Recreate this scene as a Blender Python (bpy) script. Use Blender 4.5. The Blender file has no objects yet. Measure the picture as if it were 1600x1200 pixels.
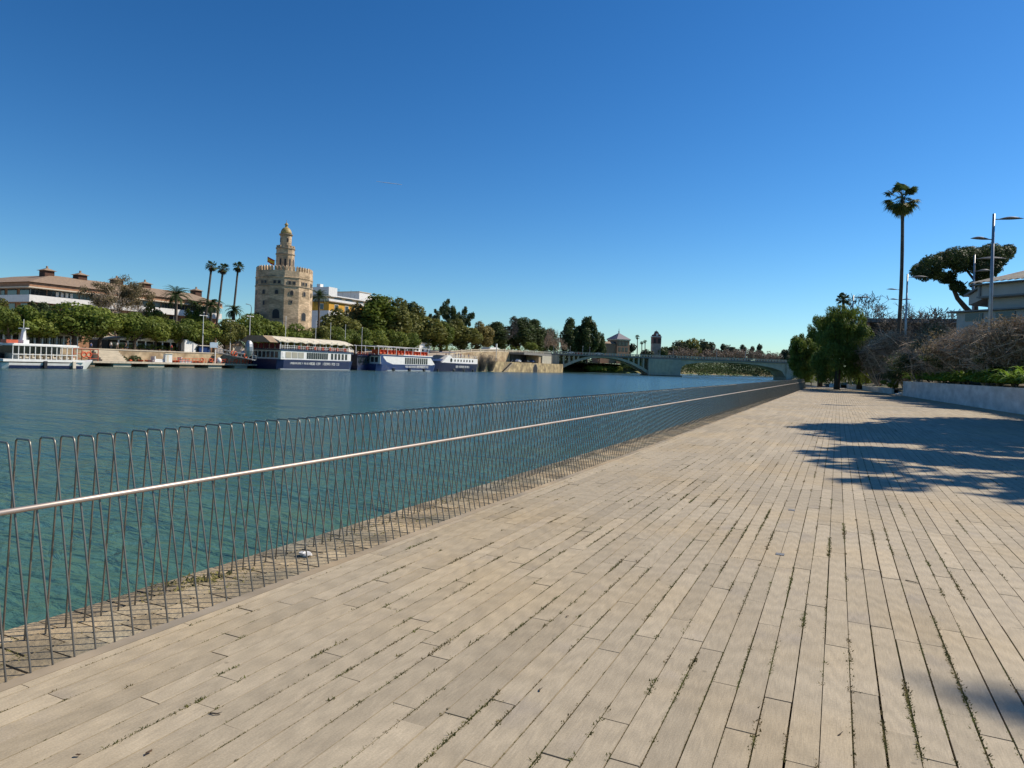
import bpy, math, random
import numpy as np
from mathutils import Vector, Matrix
random.seed(7); rs=np.random.RandomState(11)
scn=bpy.context.scene; col=scn.collection
# ---------------------------------------------------------------- survey helpers (photo bearing -> real point at real distance)
F=1080.; PHI=math.radians(2.0); CY=570.2; TH=math.atan(.4716)
Wv=(-math.sin(TH),math.cos(TH)); Rv=(math.cos(TH),math.sin(TH)); EYE=1.6; WATER=-1.8
def ray(px,py):
    dx=(px-800)/F; dy=(CY-py)/F
    return dx*math.cos(PHI)-dy*math.sin(PHI), dx*math.sin(PHI)+dy*math.cos(PHI)
def D(px,py,d):
    r,u=ray(px,py); return Vector((d*(Wv[0]+r*Rv[0]), d*(Wv[1]+r*Rv[1]), EYE+d*u))
def depX(px,py,X):
    r,u=ray(px,py); return X/(Wv[0]+r*Rv[0])
def P(px,py,X): return D(px,py,depX(px,py,X))
def G(px,py,z):
    r,u=ray(px,py); return D(px,py,(z-EYE)/u)
# ---------------------------------------------------------------- materials
def M(name,c,rough=.75,var=.18,sc=1.5,bump=0.,bsc=25.,metal=0.,tone=0.,spec=.4,c2=None,sc2=.25,stretch=None,trans=0.,emit=None):
    m=bpy.data.materials.new(name); m.use_nodes=True; nt=m.node_tree; N=nt.nodes; L=nt.links
    b=N['Principled BSDF']; out=N['Material Output']
    b.inputs['Roughness'].default_value=rough; b.inputs['Metallic'].default_value=metal
    b.inputs['Specular IOR Level'].default_value=spec
    tc=N.new('ShaderNodeTexCoord'); mp=N.new('ShaderNodeMapping'); L.new(tc.outputs['Object'],mp.inputs[0])
    if stretch: mp.inputs['Scale'].default_value=stretch
    n=N.new('ShaderNodeTexNoise'); n.inputs['Scale'].default_value=sc; n.inputs['Detail'].default_value=6; L.new(mp.outputs[0],n.inputs['Vector'])
    mr=N.new('ShaderNodeMapRange'); mr.inputs[1].default_value=.3; mr.inputs[2].default_value=.7
    mr.inputs[3].default_value=1-var; mr.inputs[4].default_value=1+var; L.new(n.outputs[0],mr.inputs[0])
    fac=mr.outputs[0]
    if tone>0:
        at=N.new('ShaderNodeAttribute'); at.attribute_name='tone'
        t2=N.new('ShaderNodeMapRange'); t2.inputs[3].default_value=1-tone; t2.inputs[4].default_value=1+tone; L.new(at.outputs['Fac'],t2.inputs[0])
        mu=N.new('ShaderNodeMath'); mu.operation='MULTIPLY'; L.new(fac,mu.inputs[0]); L.new(t2.outputs[0],mu.inputs[1]); fac=mu.outputs[0]
    if c2:
        n2=N.new('ShaderNodeTexNoise'); n2.inputs['Scale'].default_value=sc2; n2.inputs['Detail'].default_value=5; L.new(mp.outputs[0],n2.inputs['Vector'])
        r2=N.new('ShaderNodeMapRange'); r2.inputs[1].default_value=.42; r2.inputs[2].default_value=.6; L.new(n2.outputs[0],r2.inputs[0])
        mx=N.new('ShaderNodeMix'); mx.data_type='RGBA'; mx.inputs[6].default_value=(*c,1); mx.inputs[7].default_value=(*c2,1); L.new(r2.outputs[0],mx.inputs[0]); base=mx.outputs[2]
    else:
        rg=N.new('ShaderNodeRGB'); rg.outputs[0].default_value=(*c,1); base=rg.outputs[0]
    vm=N.new('ShaderNodeVectorMath'); vm.operation='SCALE'; L.new(base,vm.inputs[0]); L.new(fac,vm.inputs['Scale']); L.new(vm.outputs[0],b.inputs['Base Color'])
    if bump>0:
        nb=N.new('ShaderNodeTexNoise'); nb.inputs['Scale'].default_value=bsc; nb.inputs['Detail'].default_value=5; L.new(mp.outputs[0],nb.inputs['Vector'])
        bp=N.new('ShaderNodeBump'); bp.inputs['Strength'].default_value=bump; bp.inputs['Distance'].default_value=.5/bsc; L.new(nb.outputs[0],bp.inputs['Height']); L.new(bp.outputs[0],b.inputs['Normal'])
    if trans>0:
        tr=N.new('ShaderNodeBsdfTranslucent'); ms=N.new('ShaderNodeMixShader'); ms.inputs[0].default_value=trans
        L.new(vm.outputs[0],tr.inputs[0]); L.new(b.outputs[0],ms.inputs[1]); L.new(tr.outputs[0],ms.inputs[2]); L.new(ms.outputs[0],out.inputs[0])
    return m
# ---------------------------------------------------------------- mesh builder
class MB:
    def __init__(s): s.v=[]; s.f=[]; s.t=[]
    def add(s,vs,fs,t=.5,Mx=None):
        k=len(s.v)
        if Mx is not None: vs=[tuple(Mx@Vector(v)) for v in vs]
        s.v+= [tuple(v) for v in vs]; s.f+=[tuple(i+k for i in f) for f in fs]; s.t+=[t]*len(fs); return s
    def box(s,x0,x1,y0,y1,z0,z1,Mx=None,t=.5):
        return s.add([(x0,y0,z0),(x1,y0,z0),(x1,y1,z0),(x0,y1,z0),(x0,y0,z1),(x1,y0,z1),(x1,y1,z1),(x0,y1,z1)],
            [(0,3,2,1),(4,5,6,7),(0,1,5,4),(1,2,6,5),(2,3,7,6),(3,0,4,7)],t,Mx)
    def bar(s,a,b,w,h=None,t=.5):
        a=Vector(a);b=Vector(b);h=h or w;d=(b-a);L=d.length
        if L<1e-6: return s
        q=d.to_track_quat('Y','Z').to_matrix().to_4x4(); q.translation=a
        return s.box(-w/2,w/2,0,L,-h/2,h/2,q,t)
    def tube(s,pts,r,n=6,t=.5,cap=True):
        pts=[Vector(p) for p in pts]; m=len(pts)
        if not hasattr(r,'__len__'): r=[r]*m
        vs=[];fs=[]
        prev=None
        for i,p in enumerate(pts):
            d=(pts[min(i+1,m-1)]-pts[max(i-1,0)]).normalized()
            if prev is None:
                a=d.orthogonal().normalized()
            else:
                a=(prev-d*prev.dot(d))
                a=a.normalized() if a.length>1e-5 else d.orthogonal().normalized()
            prev=a; b=d.cross(a)
            for k in range(n):
                g=2*math.pi*k/n; vs.append(p+(a*math.cos(g)+b*math.sin(g))*r[i])
        for i in range(m-1):
            for k in range(n):
                k2=(k+1)%n; fs.append((i*n+k,i*n+k2,(i+1)*n+k2,(i+1)*n+k))
        if cap: fs.append(tuple(range(n))[::-1]); fs.append(tuple((m-1)*n+k for k in range(n)))
        return s.add(vs,fs,t)
    def lathe(s,prof,n=16,c=(0,0,0),t=.5,ph=0):
        vs=[];fs=[];m=len(prof)
        for r,z in prof:
            for k in range(n):
                g=2*math.pi*k/n+ph; vs.append((c[0]+r*math.cos(g),c[1]+r*math.sin(g),c[2]+z))
        for i in range(m-1):
            for k in range(n):
                k2=(k+1)%n; fs.append((i*n+k,i*n+k2,(i+1)*n+k2,(i+1)*n+k))
        fs.append(tuple(range(n))[::-1]); fs.append(tuple((m-1)*n+k for k in range(n)))
        return s.add(vs,fs,t)
    def prism(s,poly,a,b,axis='z',Mx=None,t=.5):
        n=len(poly)
        if axis=='z': lo=[(x,y,a) for x,y in poly]; hi=[(x,y,b) for x,y in poly]
        elif axis=='x': lo=[(a,x,y) for x,y in poly]; hi=[(b,x,y) for x,y in poly]
        else: lo=[(x,a,y) for x,y in poly]; hi=[(x,b,y) for x,y in poly]
        fs=[tuple(range(n))[::-1],tuple(range(n,2*n))]+[(i,(i+1)%n,(i+1)%n+n,i+n) for i in range(n)]
        return s.add(lo+hi,fs,t,Mx)
    def blob(s,c,r,n=8,m=5,jit=.1,t=.5):
        vs=[(c[0],c[1],c[2]-r[2])];fs=[]
        for i in range(1,m):
            th=math.pi*i/m
            for k in range(n):
                g=2*math.pi*k/n; j=1+random.uniform(-jit,jit)
                vs.append((c[0]+r[0]*math.sin(th)*math.cos(g)*j,c[1]+r[1]*math.sin(th)*math.sin(g)*j,c[2]-r[2]*math.cos(th)*j))
        vs.append((c[0],c[1],c[2]+r[2])); T=len(vs)-1
        for k in range(n): fs.append((0,1+(k+1)%n,1+k)); fs.append((T,T-n+k,T-n+(k+1)%n))
        for i in range(m-2):
            for k in range(n): a=1+i*n; fs.append((a+k,a+(k+1)%n,a+n+(k+1)%n,a+n+k))
        return s.add(vs,fs,t)
    def build(s,name,mat,parent=None,smooth=False,loc=None):
        return mk(name,s.v,s.f,mat,parent,smooth,s.t)
def mesh_data(name,v,f,mat,smooth=False,t=None):
    me=bpy.data.meshes.new(name)
    if isinstance(v,np.ndarray):
        me.vertices.add(len(v)); me.vertices.foreach_set('co',v.astype(np.float32).ravel())
        k=f.shape[1]; me.loops.add(f.size); me.loops.foreach_set('vertex_index',f.astype(np.int32).ravel())
        me.polygons.add(len(f)); me.polygons.foreach_set('loop_start',np.arange(0,f.size,k,dtype=np.int32)); me.polygons.foreach_set('loop_total',np.full(len(f),k,dtype=np.int32)); me.update(calc_edges=True)
    else: me.from_pydata(v,[],f); me.update()
    if smooth: me.polygons.foreach_set('use_smooth',[True]*len(me.polygons))
    if t is not None:
        a=me.attributes.new('tone','FLOAT','FACE'); a.data.foreach_set('value',np.asarray(t,dtype=np.float32))
    if mat: me.materials.append(mat)
    return me
def mk(name,v,f,mat,parent=None,smooth=False,t=None):
    o=bpy.data.objects.new(name,mesh_data(name,v,f,mat,smooth,t)); col.objects.link(o)
    if parent: o.parent=parent
    return o
def inst(name,me,parent=None,mat=None,loc=None,rz=0,sc=None):
    o=bpy.data.objects.new(name,me); col.objects.link(o)
    if parent: o.parent=parent
    if loc is not None: o.location=loc
    o.rotation_euler[2]=rz
    if sc: o.scale=sc
    if mat: o.material_slots[0].link='OBJECT'; o.material_slots[0].material=mat
    return o
def tag(o,label=None,cat=None,group=None,kind=None):
    if label: o['label']=label
    if cat: o['category']=cat
    if group: o['group']=group
    if kind: o['kind']=kind
    return o
def E(name,loc,label,cat,group=None,rz=0):
    o=bpy.data.objects.new(name,None); col.objects.link(o); o.location=loc; o.rotation_euler[2]=rz; o.empty_display_size=.3
    return tag(o,label,cat,group)
def S(o): o['kind']='structure'; return o
def copy_tree(o,parent=None):
    c=o.copy(); col.objects.link(c)
    if parent: c.parent=parent
    for ch in list(o.children): copy_tree(ch,c)
    return c
# ---------------------------------------------------------------- camera, sun, sky
cam=bpy.data.cameras.new('camera'); co=bpy.data.objects.new('camera',cam); col.objects.link(co); scn.camera=co
cam.sensor_width=36; cam.lens=F/1600*36; cam.shift_y=(CY-600)/1600; cam.clip_end=30000; cam.clip_start=.05
Rw=Vector((Rv[0],Rv[1],0)); Z=Vector((0,0,1)); Ww=Vector((Wv[0],Wv[1],0))
r_=Rw*math.cos(PHI)+Z*math.sin(PHI); u_=Z*math.cos(PHI)-Rw*math.sin(PHI)
mm=Matrix((r_,u_,-Ww)).transposed().to_4x4(); mm.translation=(0,0,EYE); co.matrix_world=mm
EL=math.radians(42.5); AZ=math.radians(45)     # azimuth from +Y towards +X
sd=Vector((math.sin(AZ)*math.cos(EL),math.cos(AZ)*math.cos(EL),math.sin(EL)))
sl=bpy.data.lights.new('sun','SUN'); so=bpy.data.objects.new('sun',sl); col.objects.link(so)
sl.energy=4.9; sl.angle=math.radians(.55); sl.color=(1,.90,.76); so.rotation_euler=sd.to_track_quat('Z','Y').to_euler()
w=bpy.data.worlds.new('World'); scn.world=w; w.use_nodes=True; nt=w.node_tree
bg=nt.nodes['Background']; sk=nt.nodes.new('ShaderNodeTexSky'); sk.sky_type='NISHITA'; sk.sun_disc=False
sk.sun_elevation=EL; sk.sun_rotation=AZ; sk.altitude=0; sk.air_density=1.0; sk.dust_density=.15; sk.ozone_density=1.6
hs=nt.nodes.new('ShaderNodeHueSaturation'); hs.inputs['Saturation'].default_value=1.12; hs.inputs['Value'].default_value=.70
gm=nt.nodes.new('ShaderNodeGamma'); gm.inputs[1].default_value=1.25
tn=nt.nodes.new('ShaderNodeVectorMath'); tn.operation='MULTIPLY'; tn.inputs[1].default_value=(.67,.89,1.08)
nt.links.new(sk.outputs[0],gm.inputs[0]); nt.links.new(gm.outputs[0],tn.inputs[0]); nt.links.new(tn.outputs[0],hs.inputs['Color']); nt.links.new(hs.outputs[0],bg.inputs[0]); bg.inputs[1].default_value=.085
scn.view_settings.view_transform='Standard'; scn.view_settings.look='None'; scn.view_settings.exposure=.24; scn.view_settings.gamma=1
scn.cycles.max_bounces=6; scn.cycles.transparent_max_bounces=8; scn.cycles.caustics_reflective=False; scn.cycles.caustics_refractive=False
# ---------------------------------------------------------------- material palette
m_stone=M('tower_stone',(.58,.42,.265),.85,.32,1.1,.7,4,c2=(.36,.26,.16),sc2=.22,stretch=(1,1,2.6))
m_stone_d=M('tower_band',(.30,.24,.17),.9,.2,1.2)
m_dome=M('golden_tile',(.36,.26,.09),.55,.3,2)
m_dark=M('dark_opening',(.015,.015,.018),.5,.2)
m_glass=M('window_glass',(.02,.028,.035),.12,.2,spec=.6)
m_white=M('white_paint',(.72,.71,.68),.5,.08,1.2)
m_cream=M('cream_render',(.62,.54,.42),.8,.12,.5)
m_yell=M('ochre_render',(.62,.33,.04),.8,.12,.5)
m_brick=M('orange_brick',(.33,.18,.105),.85,.2,1.2)
m_tile=M('clay_roof_tile',(.28,.20,.135),.85,.25,.8,.6,6,stretch=(1,6,1))
m_conc=M('bridge_concrete',(.43,.40,.31),.85,.14,.5,c2=(.36,.35,.29),sc2=.12,bump=.2,bsc=3)
m_quay=M('quay_stone',(.47,.37,.23),.9,.25,.8,.5,4,c2=(.30,.22,.13),sc2=.22)
m_navy=M('navy_hull_paint',(.010,.020,.070),.3,.15)
m_blue=M('blue_hull_paint',(.016,.040,.135),.3,.15)
m_black=M('black_rubber',(.012,.012,.014),.5,.2)
m_orange=M('orange_buoy',(.62,.10,.03),.5,.15)
m_red=M('red_seat',(.45,.09,.04),.6,.15)
m_awn=M('beige_canvas',(.60,.54,.42),.8,.15,.8)
m_awnb=M('brown_canvas',(.28,.20,.13),.8,.15,.8)
m_steel=M('galvanised_steel',(.34,.35,.36),.45,.12,3,metal=.6)
m_lamp=M('lamp_head_grey',(.16,.17,.18),.5,.1)
m_wood=M('grey_wood',(.30,.24,.18),.8,.2,2)
m_bark=M('bark',(.075,.055,.04),.9,.3,3)
m_barkp=M('palm_bark',(.11,.085,.065),.9,.35,3,.6,12)
m_twig=M('bare_twig',(.37,.285,.205),.9,.3,2,tone=.65)
m_twigg=M('grey_twig',(.13,.115,.10),.9,.3,2,tone=.3)
LF={}
for k,c in dict(green=(.14,.18,.03),bright=(.19,.225,.038),olive=(.175,.18,.045),dark=(.07,.098,.034),euc=(.085,.10,.05),pine=(.050,.075,.024),brown=(.21,.17,.09),yellow=(.23,.19,.06),willow=(.14,.19,.035),palm=(.060,.090,.030),deadpalm=(.13,.085,.045),fern=(.17,.27,.03),far=(.075,.09,.05),farb=(.16,.125,.10)).items():
    LF[k]=M('foliage_'+k,c,.6,.22,.35,tone=.4,spec=.25,trans=.36)
# ---------------------------------------------------------------- foliage
def leaves(blobs,n,size,seed,shell=.16,asp=.6,up=0.,jit=.5,droop=0.):
    """leaf-sized quads spread through the outer volume of a set of clumps; returns v,f,tone"""
    R=np.random.RandomState(seed); B=np.array(blobs,float)
    wgt=(B[:,3]*B[:,4]+B[:,4]*B[:,5]+B[:,3]*B[:,5]); wgt/=wgt.sum()
    idx=R.choice(len(B),n,p=wgt); d=R.normal(size=(n,3)); d/=np.linalg.norm(d,axis=1)[:,None]
    rad=1-np.abs(R.normal(0,shell,n)); rad=np.clip(rad,.1,1)+R.uniform(-.03,.10,n)
    # lumps over each clump
    lump=1+.13*np.sin(d[:,0]*7+idx*1.7)*np.sin(d[:,1]*6+idx)*np.sin(d[:,2]*5+idx*.6)
    p=B[idx,:3]+d*B[idx,3:6]*(rad*lump)[:,None]
    nn=d+jit*R.normal(size=(n,3))+np.array([0,0,up]); nn/=np.linalg.norm(nn,axis=1)[:,None]
    a=np.cross(nn,R.normal(size=(n,3))); 
    if droop>0: a=np.cross(nn,np.cross(nn,np.array([0,0,1.])+.25*R.normal(size=(n,3))))
    a/=np.linalg.norm(a,axis=1)[:,None]+1e-9; b=np.cross(nn,a)
    s=size*R.uniform(.6,1.35,n)[:,None]
    v=np.stack([p-a*s,p+b*s*asp,p+a*s,p-b*s*asp],1).reshape(-1,3)
    f=np.arange(4*n).reshape(n,4)
    ct=R.uniform(.25,.75,len(B)); t=np.clip(ct[idx]*.6+R.uniform(0,.4,n),0,1)
    return v,f,t
def clumps(n,W,H,seed,z0=0.,r=(.26,.42),flat=1.,taper=0.):
    R=random.Random(seed); out=[]
    for i in range(n):
        for _ in range(30):
            x,y,z=[R.uniform(-1,1) for _ in range(3)]
            if x*x+y*y+z*z<1: break
        k=R.uniform(*r); ww=1-taper*(z*.5+.5)
        out.append((x*W/2*(1-k*.8)*ww,y*W/2*(1-k*.8)*ww,z0+H/2+z*H/2*(1-k*.8),k*W/2*1.05,k*W/2*1.05,k*H/2*1.1*flat))
    return out
def limbs(blobs,z0,r0,seed,lean=(0,0),nl=7,n=6):
    R=random.Random(seed); m=MB(); cz=sum(b[2] for b in blobs)/len(blobs)
    zf=min(b[2]-b[5] for b in blobs); zf=max(zf,z0+.25*(cz-z0))
    pts=[(0,0,z0-.4)]; k=5
    for i in range(1,k+1):
        t=i/k; pts.append((lean[0]*t+R.uniform(-.06,.06)*r0*6,lean[1]*t+R.uniform(-.06,.06)*r0*6,z0+(zf-z0)*t))
    m.tube(pts,[r0*(1.25-.45*i/k) for i in range(k+1)],n)
    top=Vector(pts[-1])
    for b in R.sample(blobs,min(nl,len(blobs))):
        e=Vector(b[:3]); q=top.lerp(e,.5)+Vector((R.uniform(-.1,.1),R.uniform(-.1,.1),-.08*(e-top).length))
        m.tube([top-Vector((0,0,.1)),q,e],[r0*.6,r0*.4,r0*.12],5)
    return m
PROTO={}
def proto_tree(key,W,H,z0,n,size,seed,nb=16,r0=.25,mat='green',**k):
    kk={a:k.pop(a) for a in ('r','flat','taper') if a in k}
    B=clumps(nb,W,H-z0,seed,z0,**kk); v,f,t=leaves(B,n,size,seed,**k)
    PROTO[key]=dict(crown=mesh_data('crown',v,f,LF[mat],False,t),trunk=mesh_data('trunk',*(lambda m:(m.v,m.f))(limbs(B,0,r0,seed)),m_bark,True),W=W,H=H)
def bare_tree(seed,H,levels=5,nb=3,r0=.16,spread=.55,upw=.25,thin=.012,ns=4):
    R=random.Random(seed); m=MB()
    def grow(p,d,L,r,lv):
        pts=[p];q=p;dd=d
        for i in range(3):
            dd=(dd+Vector((R.uniform(-1,1),R.uniform(-1,1),R.uniform(-.6,1)))*.16).normalized(); q=q+dd*L/3; pts.append(q)
        m.tube(pts,[r,r*.85,r*.72,r*.6],5 if r>.04 else 3,R.random(),cap=False)
        if lv==0: return
        for k in range(nb+(R.random()<.4)):
            nd=(dd+Vector((R.gauss(0,1),R.gauss(0,1),R.gauss(0,1)))*spread+Vector((0,0,upw))).normalized()
            grow(pts[R.choice((2,3,3))],nd,L*R.uniform(.6,.85),max(r*.55,thin),lv-1)
    grow(Vector((0,0,-.3)),Vector((0,0,1)),H*.3,r0,levels)
    return m
def fan_palm(seed,R0=2.0,n=34,skirt=16,blades=15):
    """Washingtonia-like head: stiff fans on stalks, hanging dead skirt. origin at the head"""
    R=random.Random(seed); g=MB(); dead=MB()
    def fan(m,az,el,stalk,rad,t):
        d=Vector((math.cos(az)*math.cos(el),math.sin(az)*math.cos(el),math.sin(el)))
        base=Vector((0,0,R.uniform(-.15,.15))); e=base+d*stalk; e.z-=.06*stalk*stalk
        m.bar(base,e,.05,.03,t)
        side=d.cross(Z).normalized() if abs(d.z)<.98 else Vector((1,0,0)); up=side.cross(d).normalized()
        for k in range(blades):
            a=math.radians(-105+210*k/(blades-1)); q=d*math.cos(a)+side*math.sin(a)
            L=rad*(1-.12*abs(a))*R.uniform(.88,1.05); w=(.05+.03*rad)*1.1
            mid=e+q*L*.55+up*.06*math.cos(a)*L; tip=e+q*L+Vector((0,0,-.30*L*R.uniform(.5,1.3)))
            s=q.cross(up).normalized()*w
            m.add([e,mid-s,tip,mid+s],[(0,1,2,3)],t)
    for i in range(n):
        el=math.asin(R.uniform(-.62,.97)); az=2*math.pi*(i*.618)+R.uniform(-.2,.2)
        fan(g,az,el,R0*R.uniform(.50,.66),R0*R.uniform(.38,.48),R.uniform(.3,.9))
    for i in range(skirt):
        fan(dead,2*math.pi*i/skirt+R.uniform(-.2,.2),math.radians(R.uniform(-80,-48)),R0*.4,R0*.45,R.random())
    return g,dead
def date_palm(seed,R0=3.,n=44,nl=22,droop=1.):
    R=random.Random(seed); g=MB()
    for i in range(n):
        az=2*math.pi*i*.618+R.uniform(-.15,.15); el=math.radians(R.uniform(-10,82)); L=R0*R.uniform(.85,1.1)
        h=Vector((math.cos(az),math.sin(az),0)); p=Vector((0,0,0)); pts=[p.copy()]; e=el
        for k in range(8):
            p=p+(h*math.cos(e)+Z*math.sin(e))*L/8; e-=droop*math.radians(R.uniform(9,15)); pts.append(p.copy())
        g.tube(pts,[.035*(1-.08*j) for j in range(9)],3,.5,cap=False)
        side=h.cross(Z)
        for k in range(nl):
            t=.12+.88*k/(nl-1); j=min(int(t*8),7); q=pts[j].lerp(pts[j+1],t*8-j); d=(pts[j+1]-pts[j]).normalized(); lw=.045 if R0<2.7 else .085
            ll=L*.17*math.sin(math.pi*min(1,.18+t*.86))+.1
            for s in (-1,1):
                tip=q+(side*s*.85+d*.6-Z*.25).normalized()*ll; wv=d*lw
                g.add([q-wv,tip,q+wv],[(0,1,2)],R.uniform(.2,.9))
    return g
proto_tree('round',7,6,1.6,5200,.20,1,nb=20,r0=.2,mat='green',r=(.24,.4))
proto_tree('round2',8,6.4,1.7,5600,.21,2,nb=18,r0=.22,mat='green',r=(.26,.44),shell=.2)
proto_tree('tall',9,14,.8,8500,.30,3,nb=26,r0=.35,mat='olive',r=(.2,.36),shell=.22)
proto_tree('tall2',8,15,1.4,8000,.30,4,nb=26,r0=.3,mat='dark',r=(.2,.34),shell=.25,taper=.3)
proto_tree('euc',9,16,5,6500,.28,15,nb=26,r0=.3,mat='euc',r=(.14,.26),shell=.3)
proto_tree('farr',12,14,3,2600,.55,6,nb=14,r0=.4,mat='far',r=(.25,.42))
proto_tree('fare',12,17,4,2600,.5,18,nb=20,r0=.4,mat='euc',r=(.14,.27),shell=.28)
_b=bare_tree(3,10,5,3,.18,.5,.28,.022); PROTO['bare']=dict(crown=None,trunk=mesh_data('branches',_b.v,_b.f,m_twig,False,_b.t),W=9,H=10)
def fitmesh(k):
    for part in ('crown','trunk'):
        me=PROTO[k][part]
        if me:
            c=np.zeros(len(me.vertices)*3); me.vertices.foreach_get('co',c); c=c.reshape(-1,3)
            PROTO[k]['H']=c[:,2].max(); PROTO[k]['W']=(c[:,0].max()-c[:,0].min()+c[:,1].max()-c[:,1].min())/2; return
_b=bare_tree(13,10,6,3,.16,.55,.26,.019); PROTO['bare2']=dict(crown=None,trunk=mesh_data('branches',_b.v,_b.f,m_twig,False,_b.t),W=9,H=10)
for k in PROTO: fitmesh(k)
def tree(key,base,H,W,label,mat=None,group=None,rz=None,cat='tree',name='tree',tmat=None):
    p=PROTO[key]; e=E(name,base,label,cat,group,random.uniform(0,6.28) if rz is None else rz)
    e.scale=(W/p['W'],W/p['W'],H/p['H'])
    if p['crown']: inst('crown',p['crown'],e,LF[mat] if mat else None)
    inst('trunk' if p['crown'] else 'branches',p['trunk'],e,tmat)
    return e
def ptree(key,px,ytop,wpx,X,label,mat=None,zb=None,group=None,**k):
    """tree standing on the far bank in plane x=X whose top and spread were measured in the photo"""
    a=P(px,ytop,X); d=depX(px,ytop,X); zb=gz(a.y) if zb is None else zb
    return tree(key,(a.x,a.y,zb),a.z-zb,wpx*d/F,label,mat,group,**k)
def gz(y):      # far-bank promenade level
    t=min(max((y-190)/130,0),1); return 1.8+6.3*(t*t*(3-2*t))
def palm(kind,px,ytop,rpx,loc_d,label,zb,seed,lean=(0,0),tr=.22,R0=None,droop=1.,X=None,group=None,skirt=14,dead_len=0):
    d=depX(px,ytop,X) if X else loc_d
    top=D(px,ytop,d); R0=rpx*d/F*(1.18 if X else 1.)
    hz=top.z-(R0*.75)       # height of the growing point
    b=Vector((top.x+lean[0],top.y+lean[1],zb)); e=E('palm_tree',b,label,'palm tree',group)
    hd=Vector((top.x,top.y,hz))-b
    m=MB(); pts=[];n=10
    for i in range(n+1):
        t=i/n; bow=math.sin(t*math.pi)*.012*hd.z
        pts.append((hd.x*t**1.3+bow,hd.y*t**1.3,-.3+(hd.z+.3)*t))
    m.tube(pts,[tr*(1.35 if i==0 else 1.08-.25*i/n)*(1+.05*(i%2)) for i in range(n+1)],8)
    m.build('trunk',m_barkp,e,True)
    if kind=='fan':
        g,dd=fan_palm(seed,R0,skirt=skirt); c=g.build('crown',LF['palm'],e); c.location=hd
        s=dd.build('dead_frond_skirt',LF['olive'] if R0>1.9 and not X else LF['deadpalm'],e); s.location=hd
    else:
        c=date_palm(seed,R0*1.15,droop=droop).build('crown',LF['palm'],e); c.location=hd
    return e
# ================================================================ NEAR BANK
GAPB=-.020
def wallx(y): return 8.5-(y-42.35)*.0905          # line of the low white wall on the right
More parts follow.
